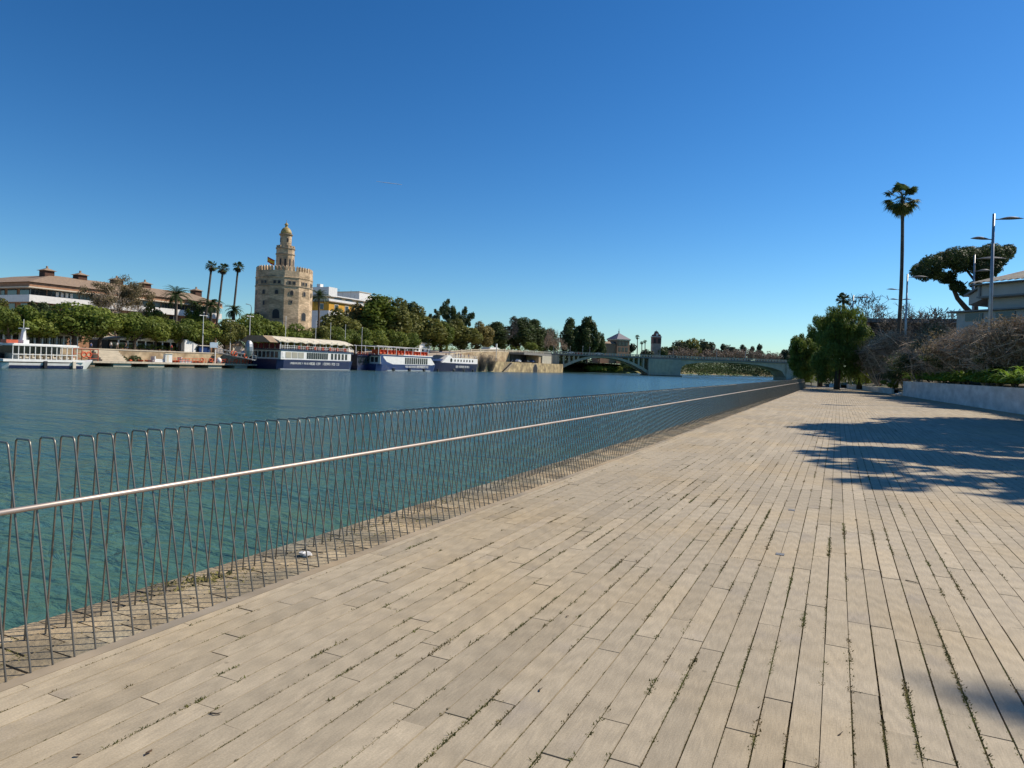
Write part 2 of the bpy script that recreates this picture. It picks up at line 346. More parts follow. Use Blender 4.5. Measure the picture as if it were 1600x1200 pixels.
# deck planks
def deck():
    v=[];f=[];t=[]
    R=random.Random(5); pw=.130
    rows=int((13.0+3.40)/pw)
    joints=[]
    for i in range(rows):
        x0=-3.40+i*pw
        yend=112 if x0<wallx(75)+.5 else min(112,42.35+(8.5-x0)/.0905+2)
        y=.3-R.uniform(0,1.45); hj=R.uniform(-.0015,.0015)
        while y<yend:
            L=1.45 if R.random()<.75 else R.choice((.72,1.1,.95)); y1=y+L
            if y1>.3:
                g=R.choice((.0021,.0026,.0031,.0036,.0050)) if y<45 else .006; ge=R.choice((.0012,.0018,.0025,.004,.006))
                zz=R.uniform(-.0014,.0014); sk=R.uniform(-.0012,.0012); dz=-.018; k=len(v)
                a,b=x0+g+sk,x0+pw-g+sk; c,d=y+ge,y1-ge; zt=[zz+R.uniform(-.001,.001) for _ in range(4)]
                v+=[(a,c,zt[0]),(b,c,zt[1]),(b,d,zt[2]),(a,d,zt[3]),(a,c,dz),(b,c,dz),(b,d,dz),(a,d,dz)]
                f+=[(k,k+1,k+2,k+3),(k,k+4,k+5,k+1),(k+1,k+5,k+6,k+2),(k+2,k+6,k+7,k+3),(k+3,k+7,k+4,k)]
                t+=[min(1,max(0,R.gauss(.5,.2)))]*5
                if y1<30: joints.append((x0,x0+pw,y1))
            y=y1
    # warm edging course beside the railing
    y=.2
    while y<112:
        k=len(v); a,b,c,d=-3.462,-3.403,y+.002,y+.9-.002
        v+=[(a,c,.001),(b,c,.001),(b,d,.001),(a,d,.001),(a,c,-.018),(b,c,-.018),(b,d,-.018),(a,d,-.018)]
        f+=[(k,k+1,k+2,k+3),(k,k+4,k+5,k+1),(k+1,k+5,k+6,k+2),(k+2,k+6,k+7,k+3),(k+3,k+7,k+4,k)]; t+=[.75]*5; y+=.9
    m=bpy.data.materials.new('deck_plank'); m.use_nodes=True; nt=m.node_tree; N=nt.nodes; Lk=nt.links; b=N['Principled BSDF']
    b.inputs['Roughness'].default_value=.78; b.inputs['Specular IOR Level'].default_value=.3
    tc=N.new('ShaderNodeTexCoord'); at=N.new('ShaderNodeAttribute'); at.attribute_name='tone'
    off=N.new('ShaderNodeVectorMath'); off.operation='MULTIPLY_ADD'; off.inputs[1].default_value=(37.,91.,13.)
    Lk.new(at.outputs['Fac'],off.inputs[0]); Lk.new(tc.outputs['Object'],off.inputs[2])
    mp=N.new('ShaderNodeMapping'); mp.inputs['Scale'].default_value=(60,5,1); Lk.new(off.outputs[0],mp.inputs[0])
    gr=N.new('ShaderNodeTexNoise'); gr.inputs['Scale'].default_value=1.6; gr.inputs['Detail'].default_value=7; gr.inputs['Distortion'].default_value=1.3; Lk.new(mp.outputs[0],gr.inputs['Vector'])
    # growth-ring figure (embossed wood pattern of the slabs)
    mp2=N.new('ShaderNodeMapping'); mp2.inputs['Scale'].default_value=(9,.9,1); Lk.new(off.outputs[0],mp2.inputs[0])
    wv=N.new('ShaderNodeTexWave'); wv.wave_type='RINGS'; wv.inputs['Scale'].default_value=1.6; wv.inputs['Distortion'].default_value=7; wv.inputs['Detail'].default_value=2.5; wv.inputs['Detail Scale'].default_value=.8; Lk.new(mp2.outputs[0],wv.inputs['Vector'])
    st=N.new('ShaderNodeTexNoise'); st.inputs['Scale'].default_value=.55; st.inputs['Detail'].default_value=6; Lk.new(tc.outputs['Object'],st.inputs['Vector'])
    st2=N.new('ShaderNodeTexNoise'); st2.inputs['Scale'].default_value=5.; st2.inputs['Detail'].default_value=5; Lk.new(tc.outputs['Object'],st2.inputs['Vector'])
    def rng(src,a,b,c,d):
        r=N.new('ShaderNodeMapRange'); r.inputs[1].default_value=a; r.inputs[2].default_value=b; r.inputs[3].default_value=c; r.inputs[4].default_value=d; Lk.new(src,r.inputs[0]); return r.outputs[0]
    def mulm(a,b_):
        q=N.new('ShaderNodeMath'); q.operation='MULTIPLY'; Lk.new(a,q.inputs[0]); Lk.new(b_,q.inputs[1]); return q.outputs[0]
    k1=mulm(rng(at.outputs['Fac'],0,1,.83,1.13),rng(gr.outputs[0],.3,.7,.90,1.07))
    k2=mulm(rng(wv.outputs[0],0,1,.93,1.03),rng(st2.outputs[0],.3,.75,1.05,.90))
    fn=N.new('ShaderNodeTexNoise'); fn.inputs['Scale'].default_value=120; fn.inputs['Detail'].default_value=3; Lk.new(tc.outputs['Object'],fn.inputs['Vector'])
    vr=N.new('ShaderNodeTexVoronoi'); vr.inputs['Scale'].default_value=3.3; vr.inputs['Randomness'].default_value=1; Lk.new(tc.outputs['Object'],vr.inputs['Vector'])
    lg=N.new('ShaderNodeTexNoise'); lg.inputs['Scale'].default_value=.22; lg.inputs['Detail'].default_value=4; Lk.new(tc.outputs['Object'],lg.inputs['Vector'])
    k=mulm(mulm(mulm(k1,k2),rng(fn.outputs[0],.3,.72,1.09,.86)),mulm(rng(vr.outputs['Distance'],.02,.055,.62,1.0),rng(lg.outputs[0],.35,.65,.92,1.07)))
    mx=N.new('ShaderNodeMix'); mx.data_type='RGBA'; mx.inputs[6].default_value=(.405,.342,.242,1); mx.inputs[7].default_value=(.425,.340,.215,1)
    Lk.new(rng(st.outputs[0],.45,.68,0,1),mx.inputs[0])
    # dark spots and weathered grey blotches
    vo=N.new('ShaderNodeTexNoise'); vo.inputs['Scale'].default_value=1.9; vo.inputs['Detail'].default_value=3; Lk.new(off.outputs[0],vo.inputs['Vector'])
    mg=N.new('ShaderNodeMix'); mg.data_type='RGBA'; mg.inputs[7].default_value=(.31,.27,.225,1); Lk.new(mx.outputs[2],mg.inputs[6]); Lk.new(rng(vo.outputs[0],.60,.80,0,.6),mg.inputs[0])
    vm=N.new('ShaderNodeVectorMath'); vm.operation='SCALE'; Lk.new(mg.outputs[2],vm.inputs[0]); Lk.new(k,vm.inputs['Scale']); Lk.new(vm.outputs[0],b.inputs['Base Color'])
    bp=N.new('ShaderNodeBump'); bp.inputs['Strength'].default_value=.28; bp.inputs['Distance'].default_value=.004
    ad=N.new('ShaderNodeMath'); ad.operation='ADD'; Lk.new(wv.outputs[0],ad.inputs[0]); Lk.new(gr.outputs[0],ad.inputs[1]); Lk.new(ad.outputs[0],bp.inputs['Height']); Lk.new(bp.outputs[0],b.inputs['Normal'])
    S(mk('promenade_deck',v,f,m,None,False,t))
    return joints,pw,rows
joints,pw,rows=deck()
m_soil=M('joint_soil',(.030,.024,.016),.95,.3,6)
m_earth=M('bank_earth',(.13,.10,.065),.95,.3,.8,.4,5,c2=(.07,.085,.03),sc2=.3)
# ground sheet under the deck, following the river bank to the horizon
bp_=[(-4.10,-60),(-4.10,95),(-4.6,112)]+[(-9,150),(-16,260),(-22,400),(-26,560),(-30,700)]
rp=[(14,-60),(14,112),(14,150),(14,260),(14,400),(14,560),(14,700)]
g=MB()
g.add([(-4.15,-60,-.045),(14,-60,-.045),(14,118,-.045),(-4.5,118,-.045)],[(0,1,2,3)]); S(g.build('deck_bed',m_soil))
g=MB(); 
hb=[(-4.5,118),(-9,150),(-16,260),(-22,400),(-26,560),(-60,1150)]
vs=[];fs=[]
for x,y in hb: vs+=[(x,y,-2.4),(x+1.5,y,-.03),(x+14,y,.8),(x+60,y,2.4),(900,y+80,3)]
for i in range(len(hb)-1):
    for j in range(4): a=i*5+j; fs.append((a,a+1,a+6,a+5))
g.add(vs,fs); S(g.build('far_right_bank_ground',m_earth))
# planted bank behind the white wall
vs=[];fs=[];ys=[-60,-20,0,10,20,30,42,55,68,74.6]
for y in ys:
    x=wallx(y)+.22; h0=1.12 if y<74.9 else .5
    vs+=[(x,y,-.02),(x+.02,y,h0),(x+3,y,h0+.35),(x+9,y,h0+1.4),(x+25,y,h0+2.6),(x+600,y,h0+4)]
for i in range(len(ys)-1):
    for j in range(5): a=i*6+j; fs.append((a,a+1,a+7,a+6))
g=MB(); g.add(vs,fs)
# beyond the wall end: lower planted bank behind the knee-high planters
k=len(g.v); q=[(5.62,74.6),(4.9,80.2),(1.05,104),(.7,108),(-1.6,118),(-2.5,135)]
vs=[(x+.25,y,.42) for x,y in q]+[(x+10,y+3,1.6) for x,y in q]+[(x+600,y+60,4) for x,y in q]
n=len(q); g.add(vs,[(i,i+1,n+i+1,n+i) for i in range(n-1)]+[(n+i,n+i+1,2*n+i+1,2*n+i) for i in range(n-1)])
S(g.build('planted_bank',m_earth))
# low walls
m_wall=M('whitewashed_wall',(.58,.58,.57),.85,.16,1.1,.35,7,c2=(.48,.48,.47),sc2=.7,stretch=(1,1,2.2))
m_cop=M('wall_coping',(.58,.58,.56),.8,.1,1.5)
def lowwall(y0,y1,f,h,h1,th,label,nm='planter_wall'):
    e=E(nm,(f(y0),y0,0),label,'wall'); g=MB(); ox,oy=f(y0),y0; n=max(2,int(abs(y1-y0)/4)); vs=[];fs=[]
    for i in range(n+1):
        y=y0+(y1-y0)*i/n; x=f(y); hh=h+(h1-h)*i/n
        vs+=[(x-ox,y-oy,-.05),(x-ox,y-oy,hh),(x+th-ox,y-oy,hh),(x+th-ox,y-oy,-.05)]
    for i in range(n):
        for j in range(3): a=i*4+j; fs.append((a,a+1,a+5,a+4))
    fs+=[(0,3,2,1),(n*4,n*4+1,n*4+2,n*4+3)]; g.add(vs,fs); g.build('wall',m_wall,e)
    c=MB(); vs=[];fs=[]
    for i in range(n+1):
        y=y0+(y1-y0)*i/n; x=f(y); hh=h+(h1-h)*i/n
        vs+=[(x-ox-.015,y-oy,hh+.002),(x-ox-.015,y-oy,hh+.03),(x+th-ox+.015,y-oy,hh+.03),(x+th+.015-ox,y-oy,hh+.002)]
    fs=[]
    for i in range(n):
        for j in range(4): a=i*4; j2=(j+1)%4; fs.append((a+j,a+j2,a+4+j2,a+4+j))
    fs+=[(0,3,2,1),(n*4,n*4+1,n*4+2,n*4+3)]; c.add(vs,fs); c.build('coping',m_cop,e)
    return e
lowwall(-10,74.6,wallx,1.24,1.34,.22,'long chest-high whitewashed wall along the right edge of the deck')
f2=lambda y:4.95-(y-80.)*.162
lowwall(79.8,103.6,f2,.55,.55,.22,'long knee-high white planter wall beyond the end of the tall wall')
f3=lambda y:.2-(y-107.)*.17
lowwall(107,115,f3,.55,.5,.22,'short white planter wall left of the long knee-high one, under the dark trees')
# small steps between the walls
e=E('steps',(5.3,77.2,0),'pale steps in the gap between the tall white wall and the low planter','steps')
g=MB(); [g.box(-.1+.3*i,1.6,-1.8,1.8,-.02+.15*i*1.02,.13+.15*i) for i in range(3)]; g.build('tread',m_cop,e)
# ---------------------------------------------------------------- quay strip between railing and edge
m_strip=M('quay_edge_paving',(.30,.235,.165),.9,.3,3,.9,14,c2=(.19,.165,.12),sc2=1.6)
v=[];f=[];t=[]; R=random.Random(9)
y=.2
while y<112:
    st_=.21 if y<30 else .6
    for j,(a,b) in enumerate(((-4.22,-4.02),(-4.02,-3.78),(-3.78,-3.55))):
        k=len(v); z=R.uniform(-.006,-.001); g_=.006; oy=(j%2)*st_/2
        v+=[(a+g_,y+g_+oy,z+R.uniform(-.0025,.0025)),(b-g_,y+g_+oy,z+R.uniform(-.0025,.0025)),(b-g_,y+st_-g_+oy,z+R.uniform(-.0025,.0025)),(a+g_,y+st_-g_+oy,z+R.uniform(-.0025,.0025)),(a+g_,y+g_+oy,-.03),(b-g_,y+g_+oy,-.03),(b-g_,y+st_-g_+oy,-.03),(a+g_,y+st_-g_+oy,-.03)]
        f+=[(k,k+1,k+2,k+3),(k,k+4,k+5,k+1),(k+1,k+5,k+6,k+2),(k+2,k+6,k+7,k+3),(k+3,k+7,k+4,k)]
        t+=[R.random()]*5
    y+=st_
S(mk('quay_edge_paving',v,f,M('quay_brick',(.36,.28,.17),.9,.3,2.5,.8,30,tone=.28,c2=(.24,.21,.145),sc2=1.3),None,False,t))
g=MB(); g.box(-4.9,-4.12,-60,113,-3.4,-.041)
o=g.build('near_quay_wall',m_quay); S(o)
for q in o.data.vertices:                      # the wall rises only under the edge paving
    if q.co.x<-4.5: q.co.x=-4.235
# ---------------------------------------------------------------- railing
rail=E('railing',(-3.72,0,0),'stainless steel railing of bent hoops with one handrail along the river edge','railing')
m_rod=M('hoop_steel',(.21,.195,.165),.38,.2,8,metal=.6)
m_rail=M('handrail_steel',(.42,.36,.315),.48,.15,3,metal=.6)
def hoop(m,y,R,n=6,seg=4):
    j=lambda a:R.uniform(-a,a)
    fx,tx1,tx2,bx=-3.545+3.72,-3.795+3.72+j(.006),-3.915+3.72+j(.006),-3.985+3.72
    yf,yt,yb=y+j(.003),y+j(.007),y+j(.006); z=1.118+j(.003)
    pts=[(fx,yf,-.01),(fx+(tx1-fx)*.97,yf+(yt-yf)*.97,z-.035)]
    if seg>2:
        pts+= [(tx1+.001,yt,z-.012),(tx1-.010,yt,z-.001),(tx2+.010,yt,z-.001),(tx2-.001,yt,z-.012)]
    else: pts+=[(tx1,yt,z),(tx2,yt,z)]
    pts+=[(tx2+(bx-tx2)*.03,yt+(yb-yt)*.03,z-.035),(bx,yb,-.012)]
    m.tube([Vector(p) for p in pts],.0054,n,R.random(),cap=False)
R=random.Random(21); y=.55; i=0; far=MB()
while y<94:
    if 14<=i<114: m=MB(); hoop(m,y,R,7); o=m.build('hoop',m_rod,rail,True)
    else: hoop(far,y,R,5 if y<30 else 4,4)
    y+=.11; i+=1
o=far.build('far_hoops',m_rod,rail,True); o['kind']='stuff'
m=MB(); pts=[(-3.70+3.72+random.uniform(-.001,.001),q,.785) for q in np.arange(.3,94.5,2.4)]; m.tube(pts,.0148,12); m.build('handrail',m_rail,rail,True)
m=MB(); m.box(-3.553+3.72,-3.470+3.72,.3,94,-.03,.001); m.build('base_plate',M('base_plate_stone',(.36,.285,.19),.9,.25,2.5,c2=(.26,.225,.175),sc2=.5,spec=.15),rail)
# ---------------------------------------------------------------- moss in the joints, weeds on the strip
def tuft(V,Fc,T,x,y,z,s,R,n=7):
    for _ in range(n):
        a=R.uniform(0,6.28); l=s*R.uniform(.5,1.2); px=x+R.gauss(0,s*.28); py=y+R.gauss(0,s*.5); w=s*.34; k=len(V)
        dx,dy=math.cos(a)*l*.55,math.sin(a)*l*.55
        V+=[(px-dy*.25-w*.3,py+dx*.25,z),(px+dy*.25+w*.3,py-dx*.25,z),(px+dx,py+dy,z+l*R.uniform(.15,.6))]; Fc.append((k,k+1,k+2)); T.append(R.random())
V=[];Fc=[];T=[]; R=random.Random(33)
edges=[-3.40+i*pw for i in range(rows)]
for s_ in range(8000):
    y=1.6+abs(R.gauss(0,1))*9
    if y>32: continue
    x0=R.choice(edges); 
    if not(-3.4<=x0<4.2): continue
    wgt=.9 if -2.6<x0<.9 else .35
    if R.random()>wgt: continue
    L=R.choice((.04,.07,.12,.2,.3,.5,.8)); q=y; dn=R.choice((.010,.016,.024,.035)); sz=R.choice((.007,.008,.009,.010,.012,.016,.022))
    while q<y+L: 
        tuft(V,Fc,T,x0+R.gauss(0,.002),q,-.003,sz*R.uniform(.6,1.3),R,9 if y<10 else 5); q+=dn*R.uniform(.5,1.8)
for x0,x1,yj in joints:
    if 1.8<yj<14 and R.random()<.22:
        q=x0+R.uniform(0,.03)
        while q<x1-R.uniform(0,.09): tuft(V,Fc,T,q,yj,-.003,R.uniform(.010,.018),R,6); q+=.012
    if 1.8<yj<16 and R.random()<.35:
        for _ in range(5): tuft(V,Fc,T,R.choice((x0,x1))+R.gauss(0,.002),yj+R.gauss(0,.02),-.003,R.uniform(.013,.026),R,9)
tag(mk('moss',V,Fc,M('joint_moss',(.115,.125,.024),.9,.3,9,tone=.45,c2=(.15,.11,.04),sc2=2.,trans=.3),None,False,T),'green and straw coloured moss growing in the joints of the deck','moss',kind='stuff')
V=[];Fc=[];T=[]
for s_ in range(6500):
    y=R.uniform(.8,95)**1.0 if R.random()<.45 else 1.2+abs(R.gauss(0,9)); x=R.choice((R.gauss(-4.0,.06),R.gauss(-3.80,.06),R.gauss(-4.1,.05))); x=min(-3.62,max(-4.25,x))
    if math.sin(y*1.3)+math.sin(y*3.7+1)+R.uniform(-1.2,1.2)<.1: continue
    tuft(V,Fc,T,x,y,-.008,R.uniform(.012,.03)*(2.2 if y>20 else 1),R,7)
for cx,cy,n,s in ((-4.08,3.35,50,.045),(-4.0,3.6,45,.05),(-3.93,3.85,24,.035),(-4.1,3.1,20,.03),(-3.75,3.55,14,.03),(-3.95,2.6,14,.025)):
    for _ in range(n): tuft(V,Fc,T,cx+R.gauss(0,.05),cy+R.gauss(0,.09),-.008,s*R.uniform(.5,1.2),R,7)
tag(mk('quay_edge_weeds',V,Fc,M('edge_weed',(.20,.20,.045),.9,.3,7,tone=.45,c2=(.30,.24,.10),sc2=1.2,trans=.2),None,False,T),'dry and green weeds growing on the quay edge behind the railing','weeds',kind='stuff')
# crumpled paper, twigs and dry leaves
def paper(loc,s,label,seed):
    m=MB(); m.blob((0,0,s*.35),(s,s*.75,s*.4),9,6,.32); o=m.build('crumpled_paper',m_white); o.location=loc; tag(o,label,'litter')
a=G(477,868,0); paper((a.x,a.y,-.005),.055,'crumpled white paper lying behind the railing hoops',1)
def twig(px,py,L,ang,label):
    a=G(px,py,.004); m=MB(); d=Vector((math.cos(ang),math.sin(ang),0))*L
    m.tube([-d/2,d*.05+Vector((.003,-.004,.004)),d/2],[.0035,.003,.0018],5); m.tube([d*.05,d*.3+Vector((.01,.012,.006))],[.002,.001],4); o=m.build('twig',m_bark); o.location=a; tag(o,label,'twig')
twig(336,1115,.05,.3,'short dark twig lying on the deck at the lower left')
twig(1425,909,.10,-.5,'small dry twig on the planks below the right tree shadow')
twig(1312,1147,.03,1.2,'tiny dark stick on the planks near the bottom of the deck')
twig(843,1078,.03,1.9,'tiny stick on the plank right of the mossy joint')
def leaf(px,py,s,label):
    a=G(px,py,.003); m=MB(); R=random.Random(px); 
    m.add([(-s,0,0),(-.3*s,.4*s,.006),(.7*s,.25*s,.003),(s,0,.008),(.5*s,-.35*s,.004),(-.4*s,-.35*s,.007)],[(0,5,4,3,2,1)]); m.add([(s,0,.008),(1.5*s,.1*s,.004),(1.5*s,.05*s,.003)],[(0,1,2)])
    o=m.build('dry_leaf',M('dry_leaf_brown',(.09,.055,.03),.9,.3,9)); o.location=a; o.rotation_euler[2]=R.uniform(0,6); tag(o,label,'leaf')
leaf(121,1181,.016,'dark dry leaf at the lower left corner of the deck')
leaf(232,1177,.02,'curled pale leaf on the planks at lower left')
leaf(886,964,.014,'dark leaf scrap beside the long mossy joint')
leaf(1478,865,.014,'small leaf near the right side of the deck')
m_cover=M('cast_iron_cover',(.20,.20,.20),.6,.2,6,metal=.3,bump=.5,bsc=40)
for px,py,s,l in ((1237,797,.035,'small square metal cover between planks, farther one'),(1219,866,.035,'small square metal cover between planks, nearer one')):
    a=G(px,py,.002); m=MB(); m.box(-s,s,-s,s,-.004,.003); o=m.build('metal_cover',m_cover); o.location=a; tag(o,l,'metal cover')
# ---------------------------------------------------------------- river
wm=bpy.data.materials.new('river_water'); wm.use_nodes=True; nt=wm.node_tree; N=nt.nodes; L=nt.links; b=N['Principled BSDF']
b.inputs['Roughness'].default_value=.10; b.inputs['IOR'].default_value=1.42; b.inputs['Specular IOR Level'].default_value=.5
tc=N.new('ShaderNodeTexCoord')
def nz(sx,sy,sc,det,dist=0.,rot=.35):
    mp=N.new('ShaderNodeMapping'); mp.inputs['Scale'].default_value=(sx,sy,1); mp.inputs['Rotation'].default_value=(0,0,rot); L.new(tc.outputs['Object'],mp.inputs[0])
    n=N.new('ShaderNodeTexNoise'); n.inputs['Scale'].default_value=sc; n.inputs['Detail'].default_value=det; n.inputs['Distortion'].default_value=dist; L.new(mp.outputs[0],n.inputs['Vector']); return n.outputs[0]
a1=nz(1,2.2,1.3,5,.6); a2=nz(1,2.,.16,4,.4,.8); a3=nz(1,1.6,5.,3,.2,-.2); a4=nz(.35,1.5,.045,4,.3,1.1)
def mul(a,k):
    q=N.new('ShaderNodeMath'); q.operation='MULTIPLY'; L.new(a,q.inputs[0]); q.inputs[1].default_value=k; return q.outputs[0]
def add(a,c):
    q=N.new('ShaderNodeMath'); q.operation='ADD'; L.new(a,q.inputs[0]); L.new(c,q.inputs[1]); return q.outputs[0]
h=add(add(mul(a1,.26),mul(a2,.9)),mul(a3,.030))
bp=N.new('ShaderNodeBump'); bp.inputs['Strength'].default_value=.8; bp.inputs['Distance'].default_value=1.0; L.new(h,bp.inputs['Height']); L.new(bp.outputs[0],b.inputs['Normal'])
mx=N.new('ShaderNodeMix'); mx.data_type='RGBA'; mx.inputs[6].default_value=(.044,.116,.088,1); mx.inputs[7].default_value=(.066,.148,.114,1); L.new(a4,mx.inputs[0]); N.remove(b); df=N.new('ShaderNodeBsdfDiffuse'); gl=N.new('ShaderNodeBsdfGlossy'); gl.inputs['Roughness'].default_value=.13; fr=N.new('ShaderNodeFresnel'); fr.inputs[0].default_value=1.33; fm=N.new('ShaderNodeMath'); fm.operation='MULTIPLY'; fm.inputs[1].default_value=.80; ms=N.new('ShaderNodeMixShader'); L.new(fr.outputs[0],fm.inputs[0]); L.new(fm.outputs[0],ms.inputs[0]); L.new(mx.outputs[2],df.inputs[0]); L.new(bp.outputs[0],df.inputs['Normal']); L.new(bp.outputs[0],gl.inputs['Normal']); L.new(df.outputs[0],ms.inputs[1]); L.new(gl.outputs[0],ms.inputs[2]); L.new(ms.outputs[0],N['Material Output'].inputs[0])
g=MB(); g.add([(-1500,-600,WATER),(600,-600,WATER),(600,2500,WATER),(-1500,2500,WATER)],[(0,1,2,3)]); S(g.build('river_water',wm))
# ================================================================ FAR BANK
XE=-143.
def grid_sheet(name,ys,xf,zf,mat):
    vs=[];fs=[];n=None
    for y in ys:
        xs=xf(y); n=len(xs)
        for x in xs: vs.append((x,y,zf(x,y)))
    for i in range(len(ys)-1):
        for j in range(n-1): a=i*n+j; fs.append((a,a+1,a+n+1,a+n))
    g=MB(); g.add(vs,fs); return S(g.build(name,mat))
m_pave=M('promenade_paving',(.36,.30,.23),.9,.15,.8)
ya=[-80,0,60,100,150,190,210,230,250,263]; yb=[263.1,280,300,320,340,372]
grid_sheet('left_bank_promenade',ya,lambda y:[-149,-155,-175,-900],lambda x,y:gz(y),m_pave)
grid_sheet('left_bank_upper_road',yb+[382,420,700],lambda y:[-155.4,-165,-190,-900],lambda x,y:gz(y)-(0 if y<390 else 3),m_pave)
def wall_strip(name,label,ys,x0,x1,zb,zt,mat,cop=True):
    e=E(name,(x0,ys[0],0),label,'wall'); g=MB(); c=MB()
    for a,b in zip(ys[:-1],ys[1:]):
        za,zb_=zt(a),zt(b)
        g.add([(0,a-ys[0],zb),(0,b-ys[0],zb),(0,b-ys[0],zb_),(0,a-ys[0],za),(x1-x0,a-ys[0],zb),(x1-x0,b-ys[0],zb),(x1-x0,b-ys[0],zb_),(x1-x0,a-ys[0],za)],
              [(0,1,2,3),(7,6,5,4),(3,2,6,7),(0,3,7,4),(1,5,6,2)])
        c.add([(.12,a-ys[0],za+.01),(.12,b-ys[0],zb_+.01),(.12,b-ys[0],zb_+.26),(.12,a-ys[0],za+.26),(x1-x0-.1,a-ys[0],za+.01),(x1-x0-.1,b-ys[0],zb_+.01),(x1-x0-.1,b-ys[0],zb_+.26),(x1-x0-.1,a-ys[0],za+.26)],
              [(0,1,2,3),(3,2,6,7),(7,6,5,4),(0,3,7,4),(1,5,6,2)])
    g.build('wall',mat,e)
    if cop: c.build('coping',m_cop2,e)
    return e
m_cop2=M('stone_coping',(.52,.45,.34),.85,.15,1)
wall_strip('quay_wall','low ochre stone quay wall below the round trees and cafe terrace',ya,-148.2,-149.6,-2.4,gz,m_quay)
# lower landing stage
e=E('landing_stage',(XE,62,0),'long grey wooden landing stage on floats in front of the stone quay wall','landing stage')
g=MB(); g.box(-5.,0,0,118,-.95,-.70); g.build('deck',m_wood,e)
g=MB(); g.box(-.02,.12,0,118,-1.05,-.62); g.build('fascia',M('pale_fascia',(.50,.42,.32),.8,.2,2),e)
for i in range(14): g=MB(); g.box(-4.6,-.3,4+i*8.4,8.2+i*8.4,-2.1,-.98); g.build('float',m_conc if i%3 else m_awnb,e)
# steps in the quay wall beside the small white boat
a=P(150,565,-147); b=P(188,565,-147)
e=E('quay_steps',(-148.1,a.y,0),'flight of long stone steps in the quay wall right of the small white boat','steps')
for i in range(6): g=MB(); g.box(.02,.45+.55*(5-i),0,b.y-a.y,-.68+.40*i,-.30+.40*i); g.build('step',m_cop2,e)
# stone quay by the bridge: lower wall, terrace, upper wall, balustrade
yq=[263,285,310,340,372]
lowz=3.0
wall_strip('quay_wall','rough ochre stone wall standing in the water left of the bridge',yq,XE,XE-1.5,-2.4,lambda y:lowz,M('rough_quay',(.46,.35,.19),.95,.35,.5,.8,1.5,c2=(.25,.19,.11),sc2=.3),False)
grid_sheet('quay_terrace',yq,lambda y:[XE-1.4,-154.6],lambda x,y:lowz-.02,m_pave)
wall_strip('quay_wall','upper ochre stone wall with a balustrade left of the bridge',yq,-154,-155.3,lowz-.5,lambda y:gz(y)+.1,m_quay,False)
e=E('balustrade',(-154.6,263,0),'pale stone balustrade on top of the upper quay wall','balustrade')
g=MB()
for a,b in zip(yq[:-1],yq[1:]): g.bar((0,a-263,gz(a)+1.15),(0,b-263,gz(b)+1.15),.4,.25); g.bar((0,a-263,gz(a)+.25),(0,b-263,gz(b)+.25),.4,.3)
y=263
while y<372: g.box(-.16,.16,y-263,y-263+.3,gz(y)+.2,gz(y)+1.1); y+=1.1
g.build('balusters',m_cop2,e)
y=264
while y<372: m=MB(); m.box(-.3,.3,y-263,y-262.4,gz(y),gz(y)+1.6); m.build('pier',m_cop2,e); y+=9
# dark stairs and arch in the lower wall
def stair(pxa,pya,pxb,pyb,label):
    a=P(pxa,pya,XE+.6); b=P(pxb,pyb,XE+.6); e=E('river_stairs',(XE,a.y,0),label,'stairs'); g=MB(); n=12; dy=(b.y-a.y)/n; dz=(b.z-a.z)/n
    for i in range(n): g.box(.02,.9,dy*i,dy*(i+1)-.02,a.z+dz*i-1.1,a.z+dz*i)
    g.build('flight',m_stone_d,e)
    g=MB(); g.bar((.95,0,a.z+.9),(.95,b.y-a.y,b.z+.9),.08); g.build('handrail',m_lamp,e)
stair(786,580,800,566,'dark stair flight slanting down the stone quay wall to the water')
a=P(836,575,XE)
e=E('drain_opening',(XE,a.y,0),'dark arched opening at the foot of the stone quay wall near the bridge','drain')
g=MB(); g.prism([(-2.6,-2.3),(2.6,-2.3),(2.9,.4),(1.4,2.2),(-.6,2.3),(-2.4,.6)],.01,.12,'x'); g.build('arch',m_dark,e)
g=MB(); g.prism([(-3.,-2.3),(3.,-2.3),(3.3,.5),(1.6,2.7),(-.8,2.8),(-2.8,.8)],-.02,.06,'x'); g.build('surround',m_stone_d,e)

